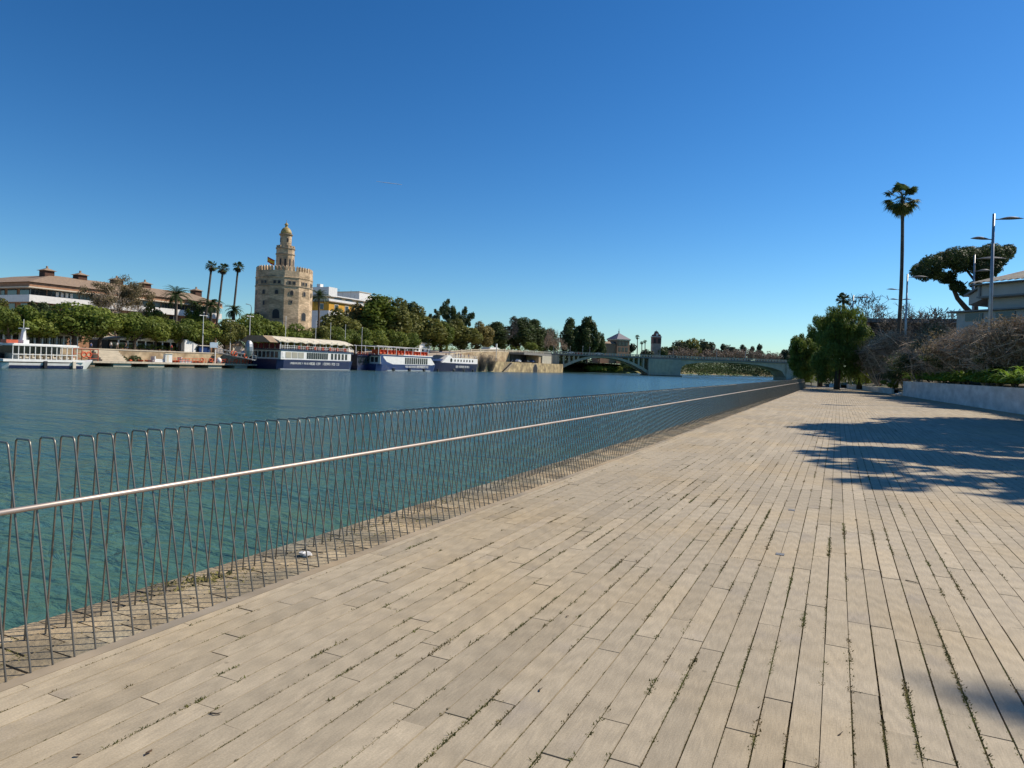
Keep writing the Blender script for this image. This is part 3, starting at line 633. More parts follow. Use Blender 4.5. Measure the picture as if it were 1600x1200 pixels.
# ---------------------------------------------------------------- tower
def tower():
    X=-165; dc=depX(443.5,470,X); c=D(443.5,470,dc); zb=gz(c.y)
    zc=lambda py:D(443.5,py,dc).z
    s=dc/F; R1=43.*s; ph=math.atan2(-c.y,-c.x)
    e=E('stone_tower',(c.x,c.y,zb),'twelve sided golden stone tower with battlements, a slimmer upper stage and a domed lantern','tower')
    z=lambda py:zc(py)-zb
    n=12; ca=math.cos(math.pi/n)
    top=z(427); m=MB(); m.lathe([(R1*1.05,-.5),(R1*1.03,0),(R1*1.0,z(500)*.5),(R1*.985,top)],n,ph=ph); m.build('lower_stage',m_stone,e)
    for k,(py,h,o) in enumerate(((437,.5,.16),(450,.55,.22))):
        m=MB(); zz=z(py); m.lathe([(R1*.985,zz-h/2),(R1*.985+o,zz-h/4),(R1*.985+o,zz+h/4),(R1*.985,zz+h/2)],n,ph=ph); m.build('string_course',m_stone_d if k else m_stone,e)
    # battlements: 4 merlons on each of the twelve faces
    def face(k,R): 
        a0=ph+2*math.pi*k/n; a1=ph+2*math.pi*(k+1)/n
        return Vector((R*math.cos(a0),R*math.sin(a0),0)),Vector((R*math.cos(a1),R*math.sin(a1),0))
    def merlons(R,zz,h,cnt,th,wd,name='battlement'):
        for k in range(n):
            p,q=face(k,R); d=(q-p); L=d.length; d.normalize(); nn=Vector((d.y,-d.x,0)); m=MB()
            if nn.dot(p)<0: nn=-nn
            for i in range(cnt):
                t=L*(i+.5)/cnt; o=p+d*t
                Mx=Matrix((d,-nn,Z)).transposed().to_4x4(); Mx.translation=o+Vector((0,0,zz))
                m.box(-wd/2,wd/2,0,th,-.05,h*.72,Mx); m.add([(-wd/2,0,h*.72),(wd/2,0,h*.72),(wd/2,th,h*.72),(-wd/2,th,h*.72),(0,th/2,h)],[(0,1,4),(1,2,4),(2,3,4),(3,0,4)],.5,Mx)
            m.build(name,m_stone,e)
    merlons(R1*.985,top,z(419)-top,4,.55,.70)
    # openings (recessed look: frame proud of wall, dark void just proud too)
    def opening(k,u,pyt,pyb,w,arch=True,R=None,name='window'):
        R=R or R1*1.0; p,q=face(k,R*1.0); d=(q-p); L=d.length; d.normalize(); o=p+d*(L*u); nn=Vector((d.y,-d.x,0))
        if nn.dot(p)<0: nn=-nn; 
        Mx=Matrix((d,nn,Z)).transposed().to_4x4(); Mx.translation=o
        zt,zb_=z(pyt),z(pyb)
        def poly(w,zt,zb_):
            pts=[(-w/2,zb_),(w/2,zb_)]
            if arch: pts+=[(w/2*math.cos(a),zt-w/2+w/2*math.sin(a)) for a in [i*math.pi/6 for i in range(7)]]
            else: pts+=[(w/2,zt),(-w/2,zt)]
            return pts
        m=MB(); m.prism(poly(w+.4,zt+.2,zb_-.12),-.35,.06,'y',Mx); f=m.build(name,m_stone_d,e)
        m=MB(); m.prism(poly(w,zt,zb_),-.3,.085,'y',Mx); m.build('void',m_dark,f)
    cf=[k for k in range(n)]
    for k in (11,10,0,1,9,2):
        for u in (.35,.65): opening(k,u,443,447.5,.75,False)
        opening(k,.5,457,463.5,.95)
    for k in (10,0,2): pass
    opening(11,.5,486,500,2.1,name='balcony_door'); opening(0,.5,472,476,.5,False); opening(1,.5,489,501,1.7,name='arched_door')
    opening(10,.55,474,480,.6,False)
    # second stage
    R2=14.*s; t2=z(389); m=MB(); m.lathe([(R2*1.02,top-2.5),(R2,t2)],n,ph=ph+.26); m.build('middle_stage',m_stone,e)
    for py in (389,398):
        m=MB(); zz=z(py); m.lathe([(R2,zz-.25),(R2+.22,zz-.15),(R2+.22,zz+.15),(R2,zz+.25)],n,ph=ph+.26); m.build('string_course',m_stone_d,e)
    p0=ph; 
    for k in range(n):
        a0=p0+.26+2*math.pi*(k+.5)/n; nn=Vector((math.cos(a0),math.sin(a0),0)); d=Vector((-nn.y,nn.x,0)); Mx=Matrix((d,nn,Z)).transposed().to_4x4(); Mx.translation=nn*(R2*ca)
        if k in (0,11,10,1,2):
            m=MB(); m.box(-.45,.45,-.3,.05,z(421),z(404),Mx); f=m.build('niche',m_stone_d,e); m=MB(); m.box(-.25,.25,-.2,.075,z(419),z(406),Mx); m.build('void',m_dark,f)
        m=MB()
        for u in (-.5,.5): m.box(u-.3,u+.3,-.35,.02,t2,t2+.9,Mx)
        m.build('battlement',m_stone,e)
    # lantern and dome
    R3=8.6*s; t3=z(367); m=MB(); m.lathe([(R3,t2-.3),(R3,t3-.3)],20); m.build('lantern',m_stone,e)
    m=MB(); m.lathe([(R3,t3-.5),(R3*1.2,t3-.1),(R3*1.22,t3+.15),(R3*.95,t3+.3)],20); m.build('cornice',m_stone_d,e)
    m=MB(); zt=z(356); pr=[(R3*1.0*math.cos(a),t3+.25+(zt-t3)*math.sin(a)) for a in [i*math.pi/2/7 for i in range(7)]]+[(R3*.22,zt+.25)]; m.lathe(pr,20); m.build('dome',m_dome,e,True)
    m=MB(); m.lathe([(R3*.24,zt),(R3*.24,zt+.9),(R3*.38,zt+1.0),(R3*.3,zt+1.25),(.12,zt+1.7),(.06,zt+2.0),(.05,z(343.5))],10); m.build('finial',m_dome,e)
    for k in range(4):
        a=ph+.3+k*math.pi/2; nn=Vector((math.cos(a),math.sin(a),0)); d=Vector((-nn.y,nn.x,0)); Mx=Matrix((d,nn,Z)).transposed().to_4x4(); Mx.translation=nn*R3*.98
        m=MB(); m.box(-.3,.3,-.2,.06,z(379),z(373),Mx); m.build('window',m_dark,e)
    # flag on a slanted pole
    b=D(431.5,408,dc)-Vector((c.x,c.y,zb)); t=D(418,401,dc)-Vector((c.x,c.y,zb))
    f=E('flag',(c.x+b.x,c.y+b.y,zb+b.z),'red, yellow and red striped flag flying on a pole from the tower','flag')
    m=MB(); m.bar((0,0,0),t-b,.09); m.build('pole',m_lamp,f)
    dd=(b-t).normalized()
    for i,(c_,h0,h1) in enumerate((((.55,.03,.02),0,.45),((.75,.45,.03),.45,1.35),((.55,.03,.02),1.35,1.8))):
        m=MB(); vs=[];fs=[]
        for j in range(7):
            q=(t-b)*(1-.13*j); w_=.12*math.sin(j*1.4); vs+=[q+Vector((w_,w_,-h0)),q+Vector((w_*1.3,w_*.7,-h1))]
        for j in range(6): fs.append((2*j,2*j+2,2*j+3,2*j+1))
        m.add(vs,fs); m.build('stripe',M('flag_cloth_%d'%i,c_,.7,.05),f)
    # street lamp beside the tower, left
    return c
tw=tower()

# ---------------------------------------------------------------- tile roofed brick building
def roofed_building():
    X=-186; c=P(48,450,X); zb=gz(c.y); z=lambda py:P(48,py,X).z-zb
    yend=P(345,480,X).y-c.y
    e=E('brick_building',(X,c.y,zb),'long brick and white banded building with a broad clay tile roof and roof turrets','building')
    dep=46
    g=MB(); g.box(-dep,-1.5,1.5,yend,-.5,z(441)); g.build('wall',m_brick,e)
    g=MB(); g.box(-dep-1,.6,-.6,yend,z(471.5),z(460.5)); g.build('white_band',m_white,e)
    g=MB(); g.box(-dep-1.2,1.1,-1.1,yend,z(449.5),z(447.8)); g.build('cornice',m_cream,e)
    g=MB(); g.box(-dep-1,.7,-.7,yend,z(447.7),z(441)); g.build('fascia',m_brick,e)
    # roof: hipped, ridge set back
    ze=z(440.5); zr=ze+3.9; rr=-15; 
    g=MB(); g.add([(1.2,-1.2,ze),(1.2,yend,ze),(rr,yend,zr),(rr,14,zr),(-dep-1,-1.2,ze),(-dep+13,14,zr),(-dep+13,yend,zr),(-dep-1,yend,ze)],[(0,1,2,3),(4,0,3,5),(5,3,2,6),(4,5,6,7),(1,7,6,2),(0,4,7,1)]); g.build('roof',m_tile,e)
    # windows
    y=.8
    while y<yend-3:
        g=MB(); g.box(-1.6,-1.42,y,y+3.95,z(460.3),z(449.8)); f=g.build('window',m_glass,e)
        g=MB()
        for k in range(3): g.box(-1.41,-1.33,y+1.0*k,y+1.0*k+.09,z(460.3),z(449.8))
        g.build('frame',m_lamp,f); y+=4.2
    y=1.8
    while y<yend-4:
        g=MB(); g.box(-1.6,-1.40,y+1.3,y+4.4,z(485),z(473)); f=g.build('window',m_glass,e)
        g=MB(); g.box(-1.39,-1.3,y+2.75,y+2.95,z(485),z(473)); g.build('frame',m_white,f); y+=6.4
    for k in range(8):
        x=-3-k*5.4
        g=MB(); g.box(x-4,x,1.38,1.55,z(460.3),z(449.8)); g.build('window',m_glass,e)
        g=MB(); g.box(x-3.4,x-.6,1.36,1.54,z(485),z(473)); g.build('window',m_glass,e)
    # blinds seen in one bay
    g=MB(); a=P(92,457,X).y-c.y
    for k in range(4): g.box(-1.3,-1.2,a+k*1.25,a+k*1.25+.7,z(459),z(451.5))
    g.build('blind',m_white,e)
    for px,yt in ((73,423),(125,427),(182,436),(226,442),(306,458)):
        q=P(px,yt+11,X-15); yy=q.y-c.y; zz=zr-.5
        g=MB(); g.box(rr-1.3,rr+1.3,yy-1.3,yy+1.3,zz-.6,zz+1.5); f=g.build('roof_turret',M('turret_brick',(.09,.045,.03),.9,.2,2),e)
        g=MB(); g.add([(rr-1.8,yy-1.8,zz+1.55),(rr+1.8,yy-1.8,zz+1.55),(rr+1.8,yy+1.8,zz+1.55),(rr-1.8,yy+1.8,zz+1.55),(rr,yy,zz+2.4)],[(0,1,4),(1,2,4),(2,3,4),(3,0,4),(0,3,2,1)]); g.box(rr-.2,rr+.2,yy-.2,yy+.2,zz+2.2,zz+2.9); g.build('cap',m_tile,f)
    return e
roofed_building()
# ---------------------------------------------------------------- ochre building beside the tower
def ochre():
    X=-205; c=P(514,475,X); zb=gz(c.y); z=lambda py:P(514,py,X).z-zb; yend=P(590,480,X).y-c.y
    e=E('ochre_building',(X,c.y,zb),'ochre yellow and white building with a white roof terrace right of the tower','building')
    g=MB(); g.box(-26,0,0,yend,z(485),z(471.5)); g.build('wall',m_yell,e)
    g=MB(); g.box(-26.1,.1,-.1,yend,-.5,z(485)-.02); g.build('ground_wall',m_white,e)
    g=MB(); g.box(-26.5,.7,-.7,yend,z(471.5)+.02,z(470)); g.build('cornice',m_stone_d,e)
    g=MB(); g.box(-26,.35,-.4,.0,z(470)+.02,z(466.5)); g.box(.05,.35,0,yend,z(470)+.02,z(466.5)); g.build('parapet',m_white,e)
    g=MB(); g.box(-26,-3,2,yend,z(470)+.02,z(461.5)); g.build('penthouse',m_cream,e)
    g=MB(); g.box(-26,-1.2,.6,yend,z(461.3),z(459.6)); g.build('penthouse_roof',m_white,e)
    g=MB(); g.box(-14,-1,.8,6.5,z(462),z(447.5)); g.build('stair_tower',m_white,e)
    g=MB(); g.box(-9,-7,2,4,z(447.4),z(442)); g.build('chimney',m_white,e)
    for k in range(7):
        y=7+k*8.; g=MB(); g.box(-3.05,-2.93,y,y+5,z(468),z(462.5)); g.build('terrace_window',m_glass,e)
    for k in range(9):
        y=4+k*7.2
        g=MB(); g.box(-.1,.10,y-.35,y+2.35,z(483.5),z(474)); f=g.build('window_surround',m_cream,e)
        g=MB(); g.box(.0,.16,y,y+2,z(483),z(475)); g.build('window',m_glass,f)
    for k in range(3):
        x=-4-k*8; g=MB(); g.box(x-1.1,x+1.1,-.10,.08,z(483.5),z(474)); f=g.build('window_surround',m_cream,e)
        g=MB(); g.box(x-.8,x+.8,-.16,.0,z(483),z(475)); g.build('window',m_glass,f)
    for k,(y,h) in enumerate(((12,3.6),(16,4.4),(19,3.),(25,4.8),(28,2.6))):
        g=MB(); g.bar((-8,y,z(459.6)),(-8,y,z(459.6)+h),.09)
        for q in (.6,.75,.9): g.bar((-8.7,y,z(459.6)+h*q),(-7.3,y,z(459.6)+h*q),.05)
        g.build('antenna',m_lamp,e)
ochre()
def block(px0,px1,yt,yb,X,label,mat,wins=True,depth=18,cat='building'):
    a=P(px0,yb,X); b=P(px1,yb,X); zb=gz(a.y)-.5; zt=P(px0,yt,X).z; L=b.y-a.y
    e=E('white_building' if mat is m_white else 'low_building',(X,a.y,zb),label,cat); g=MB(); g.box(-depth,0,0,L,0,zt-zb); g.build('wall',mat,e)
    g=MB(); g.box(-depth-.3,.3,-.3,L+.3,zt-zb+.01,zt-zb+.4); g.build('roof',m_cop2,e)
    if wins:
        n=max(2,int(L/4))
        for k in range(n):
            for zz in ([zt-zb-3.4] if wins==1 else np.arange(2,zt-zb-2.5,3.4)): g=MB(); g.box(-.1,.06,(k+.3)*L/n,(k+.7)*L/n,zz,zz+1.6); g.build('window',m_glass,e)
    return e
block(560,578,456,500,-240,'white building whose top shows behind the large olive trees',m_white,2)
block(578,610,463,500,-250,'cream building with antennas mostly hidden behind the olive trees',m_cream,1)
block(648,672,536,552,-168,'small white house among the trees behind the second river boat',m_white,1,10)
block(-60,-8,441,500,-210,'dark brick house at the far left edge behind the trees',m_brick,1)
a=P(592,466,-246)
# ---------------------------------------------------------------- cafes under the trees
def cafe(px0,px1,yt,ym,X,label,npost,planters=False):
    a=P(px0,ym,X); b=P(px1,ym,X); zb=gz(a.y); L=b.y-a.y; zt=P(px0,yt,X).z-zb; zm=P(px0,ym,X).z-zb
    e=E('cafe_pavilion',(X,a.y,zb),label,'cafe')
    g=MB(); n=max(3,int(L/4.5))
    for k in range(n):
        y0,y1=L*k/n+.1,L*(k+1)/n-.1; m=MB()
        m.prism([(y0,zm),(y1,zm),(y1,zm+.35),((y0+y1)/2,zt+.2),(y0,zm+.35)],-9,1.2,'x'); m.build('awning',m_awn,e)
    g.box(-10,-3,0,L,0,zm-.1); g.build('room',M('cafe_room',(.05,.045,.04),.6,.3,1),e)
    for k in range(npost): m=MB(); y=L*k/(npost-1); m.box(.6,.85,y-.12,y+.12,0,zm); m.build('post',m_white,e)
    for k in range(npost-1):
        m=MB(); y=L*(k+.5)/(npost-1); w=L/(npost-1)*.40; m.box(-2.9,-2.8,y-w,y+w,.3,zm-.5); m.build('window',m_glass,e)
    if planters:
        for k in range(8):
            y=L*(k+.4)/8; m=MB(); m.box(.9,1.5,y-1.3,y+.9,0,.55); pl=m.build('planter',m_brick,e)
            v,f,t=leaves([(1.2,y-.2,1.0,.5,1.2,.7)],160,.16,k); mk('hedge',v,f,LF['green'],pl,False,t)
    return e
cafe(-10,118,513,519.5,-156,'long glass cafe with cream awnings behind the small white boat',12)
cafe(182,300,526,531,-154,'cafe terrace with cream awnings and potted hedges under the round trees',10,True)
# white shed and blue sign near the gangway
a=P(288,552,-150.5); b=P(313,552,-150.5); zb=gz(a.y)
e=E('white_kiosk',(-150.5,a.y,zb),'white walled kiosk with a sloping top at the head of the gangway','kiosk'); L=b.y-a.y
g=MB(); g.prism([(0,0),(L,0),(L,1.9),(L*.15,3.4),(0,3.3)],-3,0,'x'); g.build('wall',m_white,e); g=MB(); g.box(-.1,.05,L*.7,L*.85,0,1.7); g.build('door',m_glass,e)
a=P(334,545,-149.6); e=E('information_sign',(-149.6,a.y,gz(a.y)),'pale blue information board on posts beside the gangway','sign')
g=MB(); g.box(-.06,.06,-1.3,1.3,1.6,3.0); g.build('board',M('board_blue',(.32,.42,.52),.5,.1),e); g=MB(); g.box(-.05,.05,-1.25,-1.15,0,1.6); g.box(-.05,.05,1.15,1.25,0,1.6); g.build('post',m_steel,e)
a=P(320,548,-150); g=MB(); e=E('blue_booth',(-150,a.y,gz(a.y)),'dark blue ticket booth between the white kiosk and the sign','booth'); g.box(-2,0,-1.7,1.7,0,1.9); g.build('wall',m_blue,e); g=MB(); g.box(-2.3,.4,-2,2,1.92,2.1); g.build('roof',m_awn,e)
a=P(371,530,-153); e=E('clay_roofed_hut',(-153,a.y,gz(a.y)),'small hut with a clay tile roof under the trees left of the big boat','hut'); g=MB(); g.box(-3,0,-1.6,1.6,0,2.6); g.build('wall',m_cream,e); g=MB(); g.prism([(-2,2.62),(2,2.62),(0,3.9)],-3.3,.5,'x'); g.build('roof',m_tile,e)
# gangway
a=P(341,546,-147.5); b=P(397,557,-136)
e=E('gangway',a,'long white gangway with red life rings sloping down to the big boat','gangway')
g=MB(); d=b-a; g.bar((0,0,-.9),d-Vector((0,0,.9)),1.5,.16); g.build('walkway',m_steel,e)
g=MB(); g.bar((.7,0,.15),d+Vector((.7,0,.15)),.16,.14); g.bar((-.7,0,.15),d+Vector((-.7,0,.15)),.1); g.build('handrail',m_white,e)
g=MB()
for k in range(11):
    q=d*(k/10); g.bar(q+Vector((.7,0,-.85)),q+Vector((.7,0,.15)),.07); g.bar(q+Vector((-.7,0,-.85)),q+Vector((-.7,0,.15)),.07)
g.build('stanchion',m_steel,e)
def ring_mesh(R0=.42,r=.12,n=14):
    m=MB(); vs=[];fs=[]
    for i in range(n):
        a=2*math.pi*i/n
        for k in range(6): g=2*math.pi*k/6; vs.append((r*math.sin(g),(R0+r*math.cos(g))*math.cos(a),(R0+r*math.cos(g))*math.sin(a)))
    for i in range(n):
        for k in range(6): i2=(i+1)%n;k2=(k+1)%6; fs.append((i*6+k,i*6+k2,i2*6+k2,i2*6+k))
    m.add(vs,fs); return mesh_data('life_ring',m.v,m.f,m_orange,True)
RING=ring_mesh()
def ring(loc,label,sc=1.,group=None): o=inst('life_ring',RING,None,None,loc,0,(sc,sc,sc)); tag(o,label,'life ring',group); return o
for k,(t,l) in enumerate(((.34,'first life ring on the gangway, nearer the shore end'),(.42,'second life ring on the gangway beside the first'),(.70,'life ring on the gangway nearer the big boat'))): ring(a+d*t+Vector((.85,0,-.35)),l,1.25)
# railing with orange rings on the landing stage
y0=P(262,568,-143.4).y; y1=P(392,568,-143.4).y
e=E('stage_railing',(-143.4,y0,-.7),'orange painted railing along the right half of the landing stage','railing')
g=MB(); [g.bar((0,0,h),(0,y1-y0,h),.09) for h in (.6,1.15)]; g.build('rail',m_orange,e)
g=MB(); n=26; [g.box(-.05,.05,(y1-y0)*i/n,(y1-y0)*i/n+.09,0,1.15) for i in range(n+1)]; g.build('posts',m_orange,e)
for k,px in enumerate((316,329,354,369,382)): q=P(px,563,-143.2); ring((-143.2,q.y,.2),['life ring on the orange railing, leftmost','life ring on the orange railing, second from the left','life ring on the orange railing, middle one right of the white post','life ring on the orange railing, second from the big boat','life ring on the orange railing, nearest the big boat'][k],1.0)
# life rings rack and clutter on the stage
for k,(px,py) in enumerate(((131,554),(139,554))): q=P(px,py,-141.5); ring((-141.5,q.y,q.z),['left one of two orange life rings behind the small white boat bow','right one of two orange life rings behind the small white boat bow'][k],1.25)
q=P(135,554,-142); e=E('ring_rack',(-142.2,q.y,-.7),'red rack holding two life rings behind the bow of the small white boat','rack'); g=MB(); [g.box(-.06,.06,y,y+.12,0,2.6) for y in (-2.6,-.9,.9,2.6)]; [g.box(-.05,.05,-2.6,2.72,h,h+.12) for h in (.5,1.5,2.5)]; g.build('frame',m_red,e)
def pedalo(px,label):
    q=P(px,566,-144); e=E('small_boat',(-144.4,q.y,-.65),label,'boat'); m=MB()
    for s in (-.5,.5): m.prism([(-1.7,0),(1.5,0),(1.9,.45),(-1.8,.5)],s-.28,s+.28,'x')
    m.build('hull',m_white,e); m=MB(); m.box(-.7,.7,-1.2,.9,.5,.75); m.box(-.7,.7,-1.3,-1.05,.75,1.35); m.build('seat',m_white,e)
pedalo(248,'small white pedal boat pulled up on the landing stage, left one'); pedalo(289,'small white pedal boat pulled up on the landing stage, right one')
q=P(262,562,-143.6); e=E('white_cabinet',(-143.6,q.y,-.7),'tall white cabinet standing on the landing stage between the pedal boats','cabinet'); g=MB(); g.box(-.4,.4,-.9,.9,0,2.); g.build('body',m_white,e); g=MB(); g.box(-.55,.55,-1.1,1.1,2.02,2.15); g.build('top',m_awn,e); g=MB(); g.box(.3,.43,-.6,-.05,.2,1.8); g.build('door',m_cream,e)
q=P(341,562,-143.6); e=E('white_buoy',(-143.4,q.y,-.7),'round white buoy beside a white post on the landing stage','buoy'); g=MB(); g.blob((0,0,.8),(.7,.7,.8),10,7,0); g.build('ball',m_white,e,True); g=MB(); g.box(-.1,.1,-1.3,-1.1,0,3.6); g.build('post',m_white,e)
for k,px in enumerate((206,222,236,272,300,307)):
    q=P(px,566,-144.8); g=MB(); e=E('orange_kayak',(-145.3,q.y,-.68),['orange kayak lying on the stage below the steps','orange kayak second in the row on the stage','orange kayak left of the left pedal boat','orange kayak between the pedal boats','orange kayak right of the right pedal boat','orange kayak at the right end of the row'][k],'kayak','kayaks on the landing stage')
    m=MB(); vs=[];fs=[]
    for i in range(9):
        t=i/8; w=.42*math.sin(math.pi*t)**.6+.02; yy=-1.9+3.8*t; hh=.1*(2*t-1)**2
        vs+=[(-w,yy,.28+hh),(0,yy,.0+hh*1.5),(w,yy,.28+hh),(w*.5,yy,.40+hh),(-w*.5,yy,.40+hh)]
    for i in range(8):
        for j in range(5): a_=i*5+j;b_=i*5+(j+1)%5; fs.append((a_,b_,b_+5,a_+5))
    m.add(vs,fs); m.build('hull',m_orange,e,True); m=MB(); m.box(-.2,.2,-.45,.35,.40,.47); m.build('cockpit',m_black,e)
    e.rotation_euler[2]=.9+.3*k

# ---------------------------------------------------------------- river boats
def loft(L,B,z0,z1,bow=.25,stern=.05,flare=.15,sheer=.5,bowend=1,n=20):
    """hull solid along y from 0..L; returns list of section outlines and mesh builder"""
    m=MB(); vs=[];fs=[]
    for i in range(n+1):
        t=i/n; tb=t if bowend>0 else 1-t
        w=1.
        if tb>1-bow: q=(tb-(1-bow))/bow; w=math.sqrt(max(0,1-q**2.2))*.98+.02
        if tb<stern: w*=.82+.18*tb/stern
        sh=sheer*max(0,(tb-.6)/.4)**2; rake=(.9 if bowend>0 else -.9)*max(0,(tb-(1-bow))/bow)
        y=t*L
        vs+=[(-w*B/2,y+rake*1.2,z1+sh),(-w*B/2*(1-flare),y-rake*.6,z0),(w*B/2*(1-flare),y-rake*.6,z0),(w*B/2,y+rake*1.2,z1+sh)]
    for i in range(n):
        for j in range(4): a=i*4+j;b=i*4+(j+1)%4; fs.append((a,b,b+4,a+4))
    fs+=[(0,1,2,3),(n*4+3,n*4+2,n*4+1,n*4)]; m.add(vs,fs); return m
def lettering(m,x,y0,y1,z,h,R):
    y=y0
    while y<y1:
        w=h*R.uniform(.35,.65)
        if R.random()<.88:
            k=R.randrange(4)
            m.box(x,x+.03,y,y+w*.28,z,z+h)
            if k!=0: m.box(x,x+.03,y+w*.3,y+w,z+h*.78,z+h)
            if k in(1,3): m.box(x,x+.03,y+w*.3,y+w,z,z+h*.2)
            if k in(2,3): m.box(x,x+.03,y+w*.75,y+w,z+h*.22,z+h*.76)
        else: y+=h*.05
        y+=w+h*.18
def windows(e,x,y0,y1,z0,z1,n,gap=.25,mat=None,name='window',th=.08):
    for k in range(n):
        a=y0+(y1-y0)*k/n; b=y0+(y1-y0)*(k+1)/n; w=(b-a)*gap; m=MB(); m.box(x-.05,x+th,a+w/2,b-w/2,z0,z1); m.build(name,mat or m_glass,e)
RB=random.Random(4)
# big blue and white boat with a full length canopy
xn=-135.; Bm=10.5; y0=P(436,577,xn).y; y1=P(556,578,xn).y; L=y1-y0
e=E('river_boat',(xn-Bm/2,y0,WATER),'large navy and white two deck river boat with a long beige canopy','boat')
loft(L,Bm,-.6,2.75,.10,.02,.04,.1,1).build('hull',m_navy,e)
m=MB(); m.box(-Bm/2+.3,Bm/2+.03,.4,L-3,.02,.28); m.build('waterline_stripe',m_steel,e)
m=MB(); m.box(-Bm/2+.2,Bm/2-.1,.6,L-2.5,2.77,5.2); m.build('saloon',m_white,e)
windows(e,Bm/2-.1,2.2,9.5,3.2,4.8,3,.14,m_conc); windows(e,Bm/2-.1,10.5,L-13,3.1,4.85,10,.25); windows(e,Bm/2-.1,L-12,L-4,3.1,4.85,5,.42)
windows(e,Bm/2-.1,.9,2.,3.3,4.7,1,.2,m_white,'door')
for k in range(6): m=MB(); m.box(-Bm/2+.8+k*1.5,-Bm/2+1.9+k*1.5,.52,.64,3.2,4.8); m.build('window',m_glass,e)
m=MB(); m.box(-Bm/2-.1,Bm/2+.12,-.1,L-1.6,5.22,5.55); m.build('upper_deck',m_navy,e)
m=MB(); [m.bar((s*(Bm/2),0,5.55+h),(s*(Bm/2),L-2,5.55+h),.07) for s in(-1,1) for h in(.5,1.0)]; n=34; [m.box(s*Bm/2-.04,s*Bm/2+.04,(L-2)*i/n,(L-2)*i/n+.08,5.55,6.55) for i in range(n+1) for s in(-1,1)]; m.build('upper_rail',m_white,e)
for k in range(12): y=.5+(L-4)*k/11; [MB().box(s*(Bm/2-.3)-.08,s*(Bm/2-.3)+.08,y,y+.16,5.55,8.2).build('canopy_post',m_white,e) for s in (-1,1)]
m=MB(); vs=[];fs=[];n=28
for i in range(n+1):
    y=-.5+(L-1.5)*i/n; sag=.16*math.sin(i*1.9)+.06*RB.uniform(-1,1)
    vs+=[(-Bm/2-.2,y,7.75+sag),(-Bm/4,y,8.75+sag*.5),(0,y,9.05),(Bm/4,y,8.7+sag*.5),(Bm/2+.3,y,7.7+sag),(Bm/2+.28,y,7.45+sag),(0,y,8.85),(-Bm/2-.2,y,7.6+sag)]
for i in range(n):
    for j in range(8): a=i*8+j;b=i*8+(j+1)%8; fs.append((a,b,b+8,a+8))
fs+=[tuple(range(8)),tuple(n*8+k for k in range(8))[::-1]]
m.add(vs,fs); m.build('canopy',m_awn,e)
m=MB(); m.prism([(-Bm/2-.3,7.2),(Bm/2+.1,7.2),(Bm/4,8.9),(-Bm/4,8.9)],-3.6,-.3,'y'); m.build('stern_awning',m_awnb,e)
for k in range(5): m=MB(); m.box(-Bm/2+.8+k*2.,-Bm/2+2.2+k*2.,.2,.35,5.65,7.0); m.build('curtain',M('red_curtain_%d'%k,(.12+.05*(k%2),.02,.03),.8,.2),e)
m=MB(); lettering(m,Bm/2+.035,4.,13.5,1.5,.5,RB); m.build('lettering',m_white,e)
m=MB(); lettering(m,Bm/2+.035,L-20.5,L-8,1.4,.7,RB); m.build('lettering',m_white,e)
m=MB()
for k in range(26):
    y=14+RB.uniform(0,L-18); m.box(Bm/2-.7-RB.random()*3,Bm/2-.3,y,y+.5,5.6,6.45)
m.build('red_chairs',m_red,e)
for k in range(7): y=L*(.22+.1*k); ring((xn+.12,y0+y,WATER+6.1),['life ring on the rail of the canopied boat, first from the left','life ring on the canopied boat rail, second from the left','life ring on the canopied boat rail, third from the left','life ring on the canopied boat rail, fourth from the left','life ring on the canopied boat rail, fifth from the left','life ring on the canopied boat rail, sixth from the left','life ring on the canopied boat rail, rightmost'][k],.85)
# grey life raft / davit at the stern (pale oval object)
q=D(389,545,depX(389,545,-137)); g=MB(); g.blob((0,0,0),(1.1,1.1,2.2),10,7,.05); o=g.build('covered_dinghy',m_steel); o.location=q; tag(o,'grey covered dinghy standing upright at the stern of the canopied boat','dinghy')
# second boat: blue and white with rows of orange seats on top
y0=P(591,579,xn).y; y1=P(688,580,xn).y; L=y1-y0; Bm=9.5
e=E('river_boat',(xn-Bm/2,y0,WATER),'blue and white river boat with rows of orange seats under an open frame','boat')
loft(L,Bm,-.6,2.2,.22,.02,.08,.3,1).build('hull',m_blue,e)
m=MB(); m.box(-Bm/2+.3,Bm/2-.05,5,L-7,-.1,.35); m.build('waterline_stripe',m_steel,e)
m=MB(); m.prism([(1.0,2.22),(L-6,2.22),(L-4.0,2.5),(L-7,4.9),(1.0,4.9)],-Bm/2+.4,Bm/2-.05,'x'); m.build('saloon',m_white,e)
m=MB(); m.prism([(1.2,2.0),(9,2.0),(4.5,3.),(2.6,4.4),(2.4,4.93),(1.2,4.93)],Bm/2-.04,Bm/2+.02,'x'); m.build('blue_panel',m_blue,e)
windows(e,Bm/2-.06,15,L-9,2.45,4.6,11,.3)
for k in range(5): m=MB(); m.box(-Bm/2+.9+k*1.6,-Bm/2+2.1+k*1.6,.92,1.05,2.8,4.4); m.build('window',m_glass,e)
m=MB(); m.box(-Bm/2,Bm/2+.06,.2,L-6,4.93,5.25); m.build('upper_deck',m_blue,e)
m=MB(); m.box(Bm/2-.1,Bm/2+.1,14,L-6,5.27,5.6); m.build('bulwark',m_white,e)
for k in range(15):
    y=1.+(L-8)*k/15; m=MB(); m.box(Bm/2-3.6,Bm/2-.3,y,y+1.1,5.6,6.1); m.box(Bm/2-3.6,Bm/2-.3,y,y+.2,6.1,6.95); m.build('seat_row',m_orange,e)
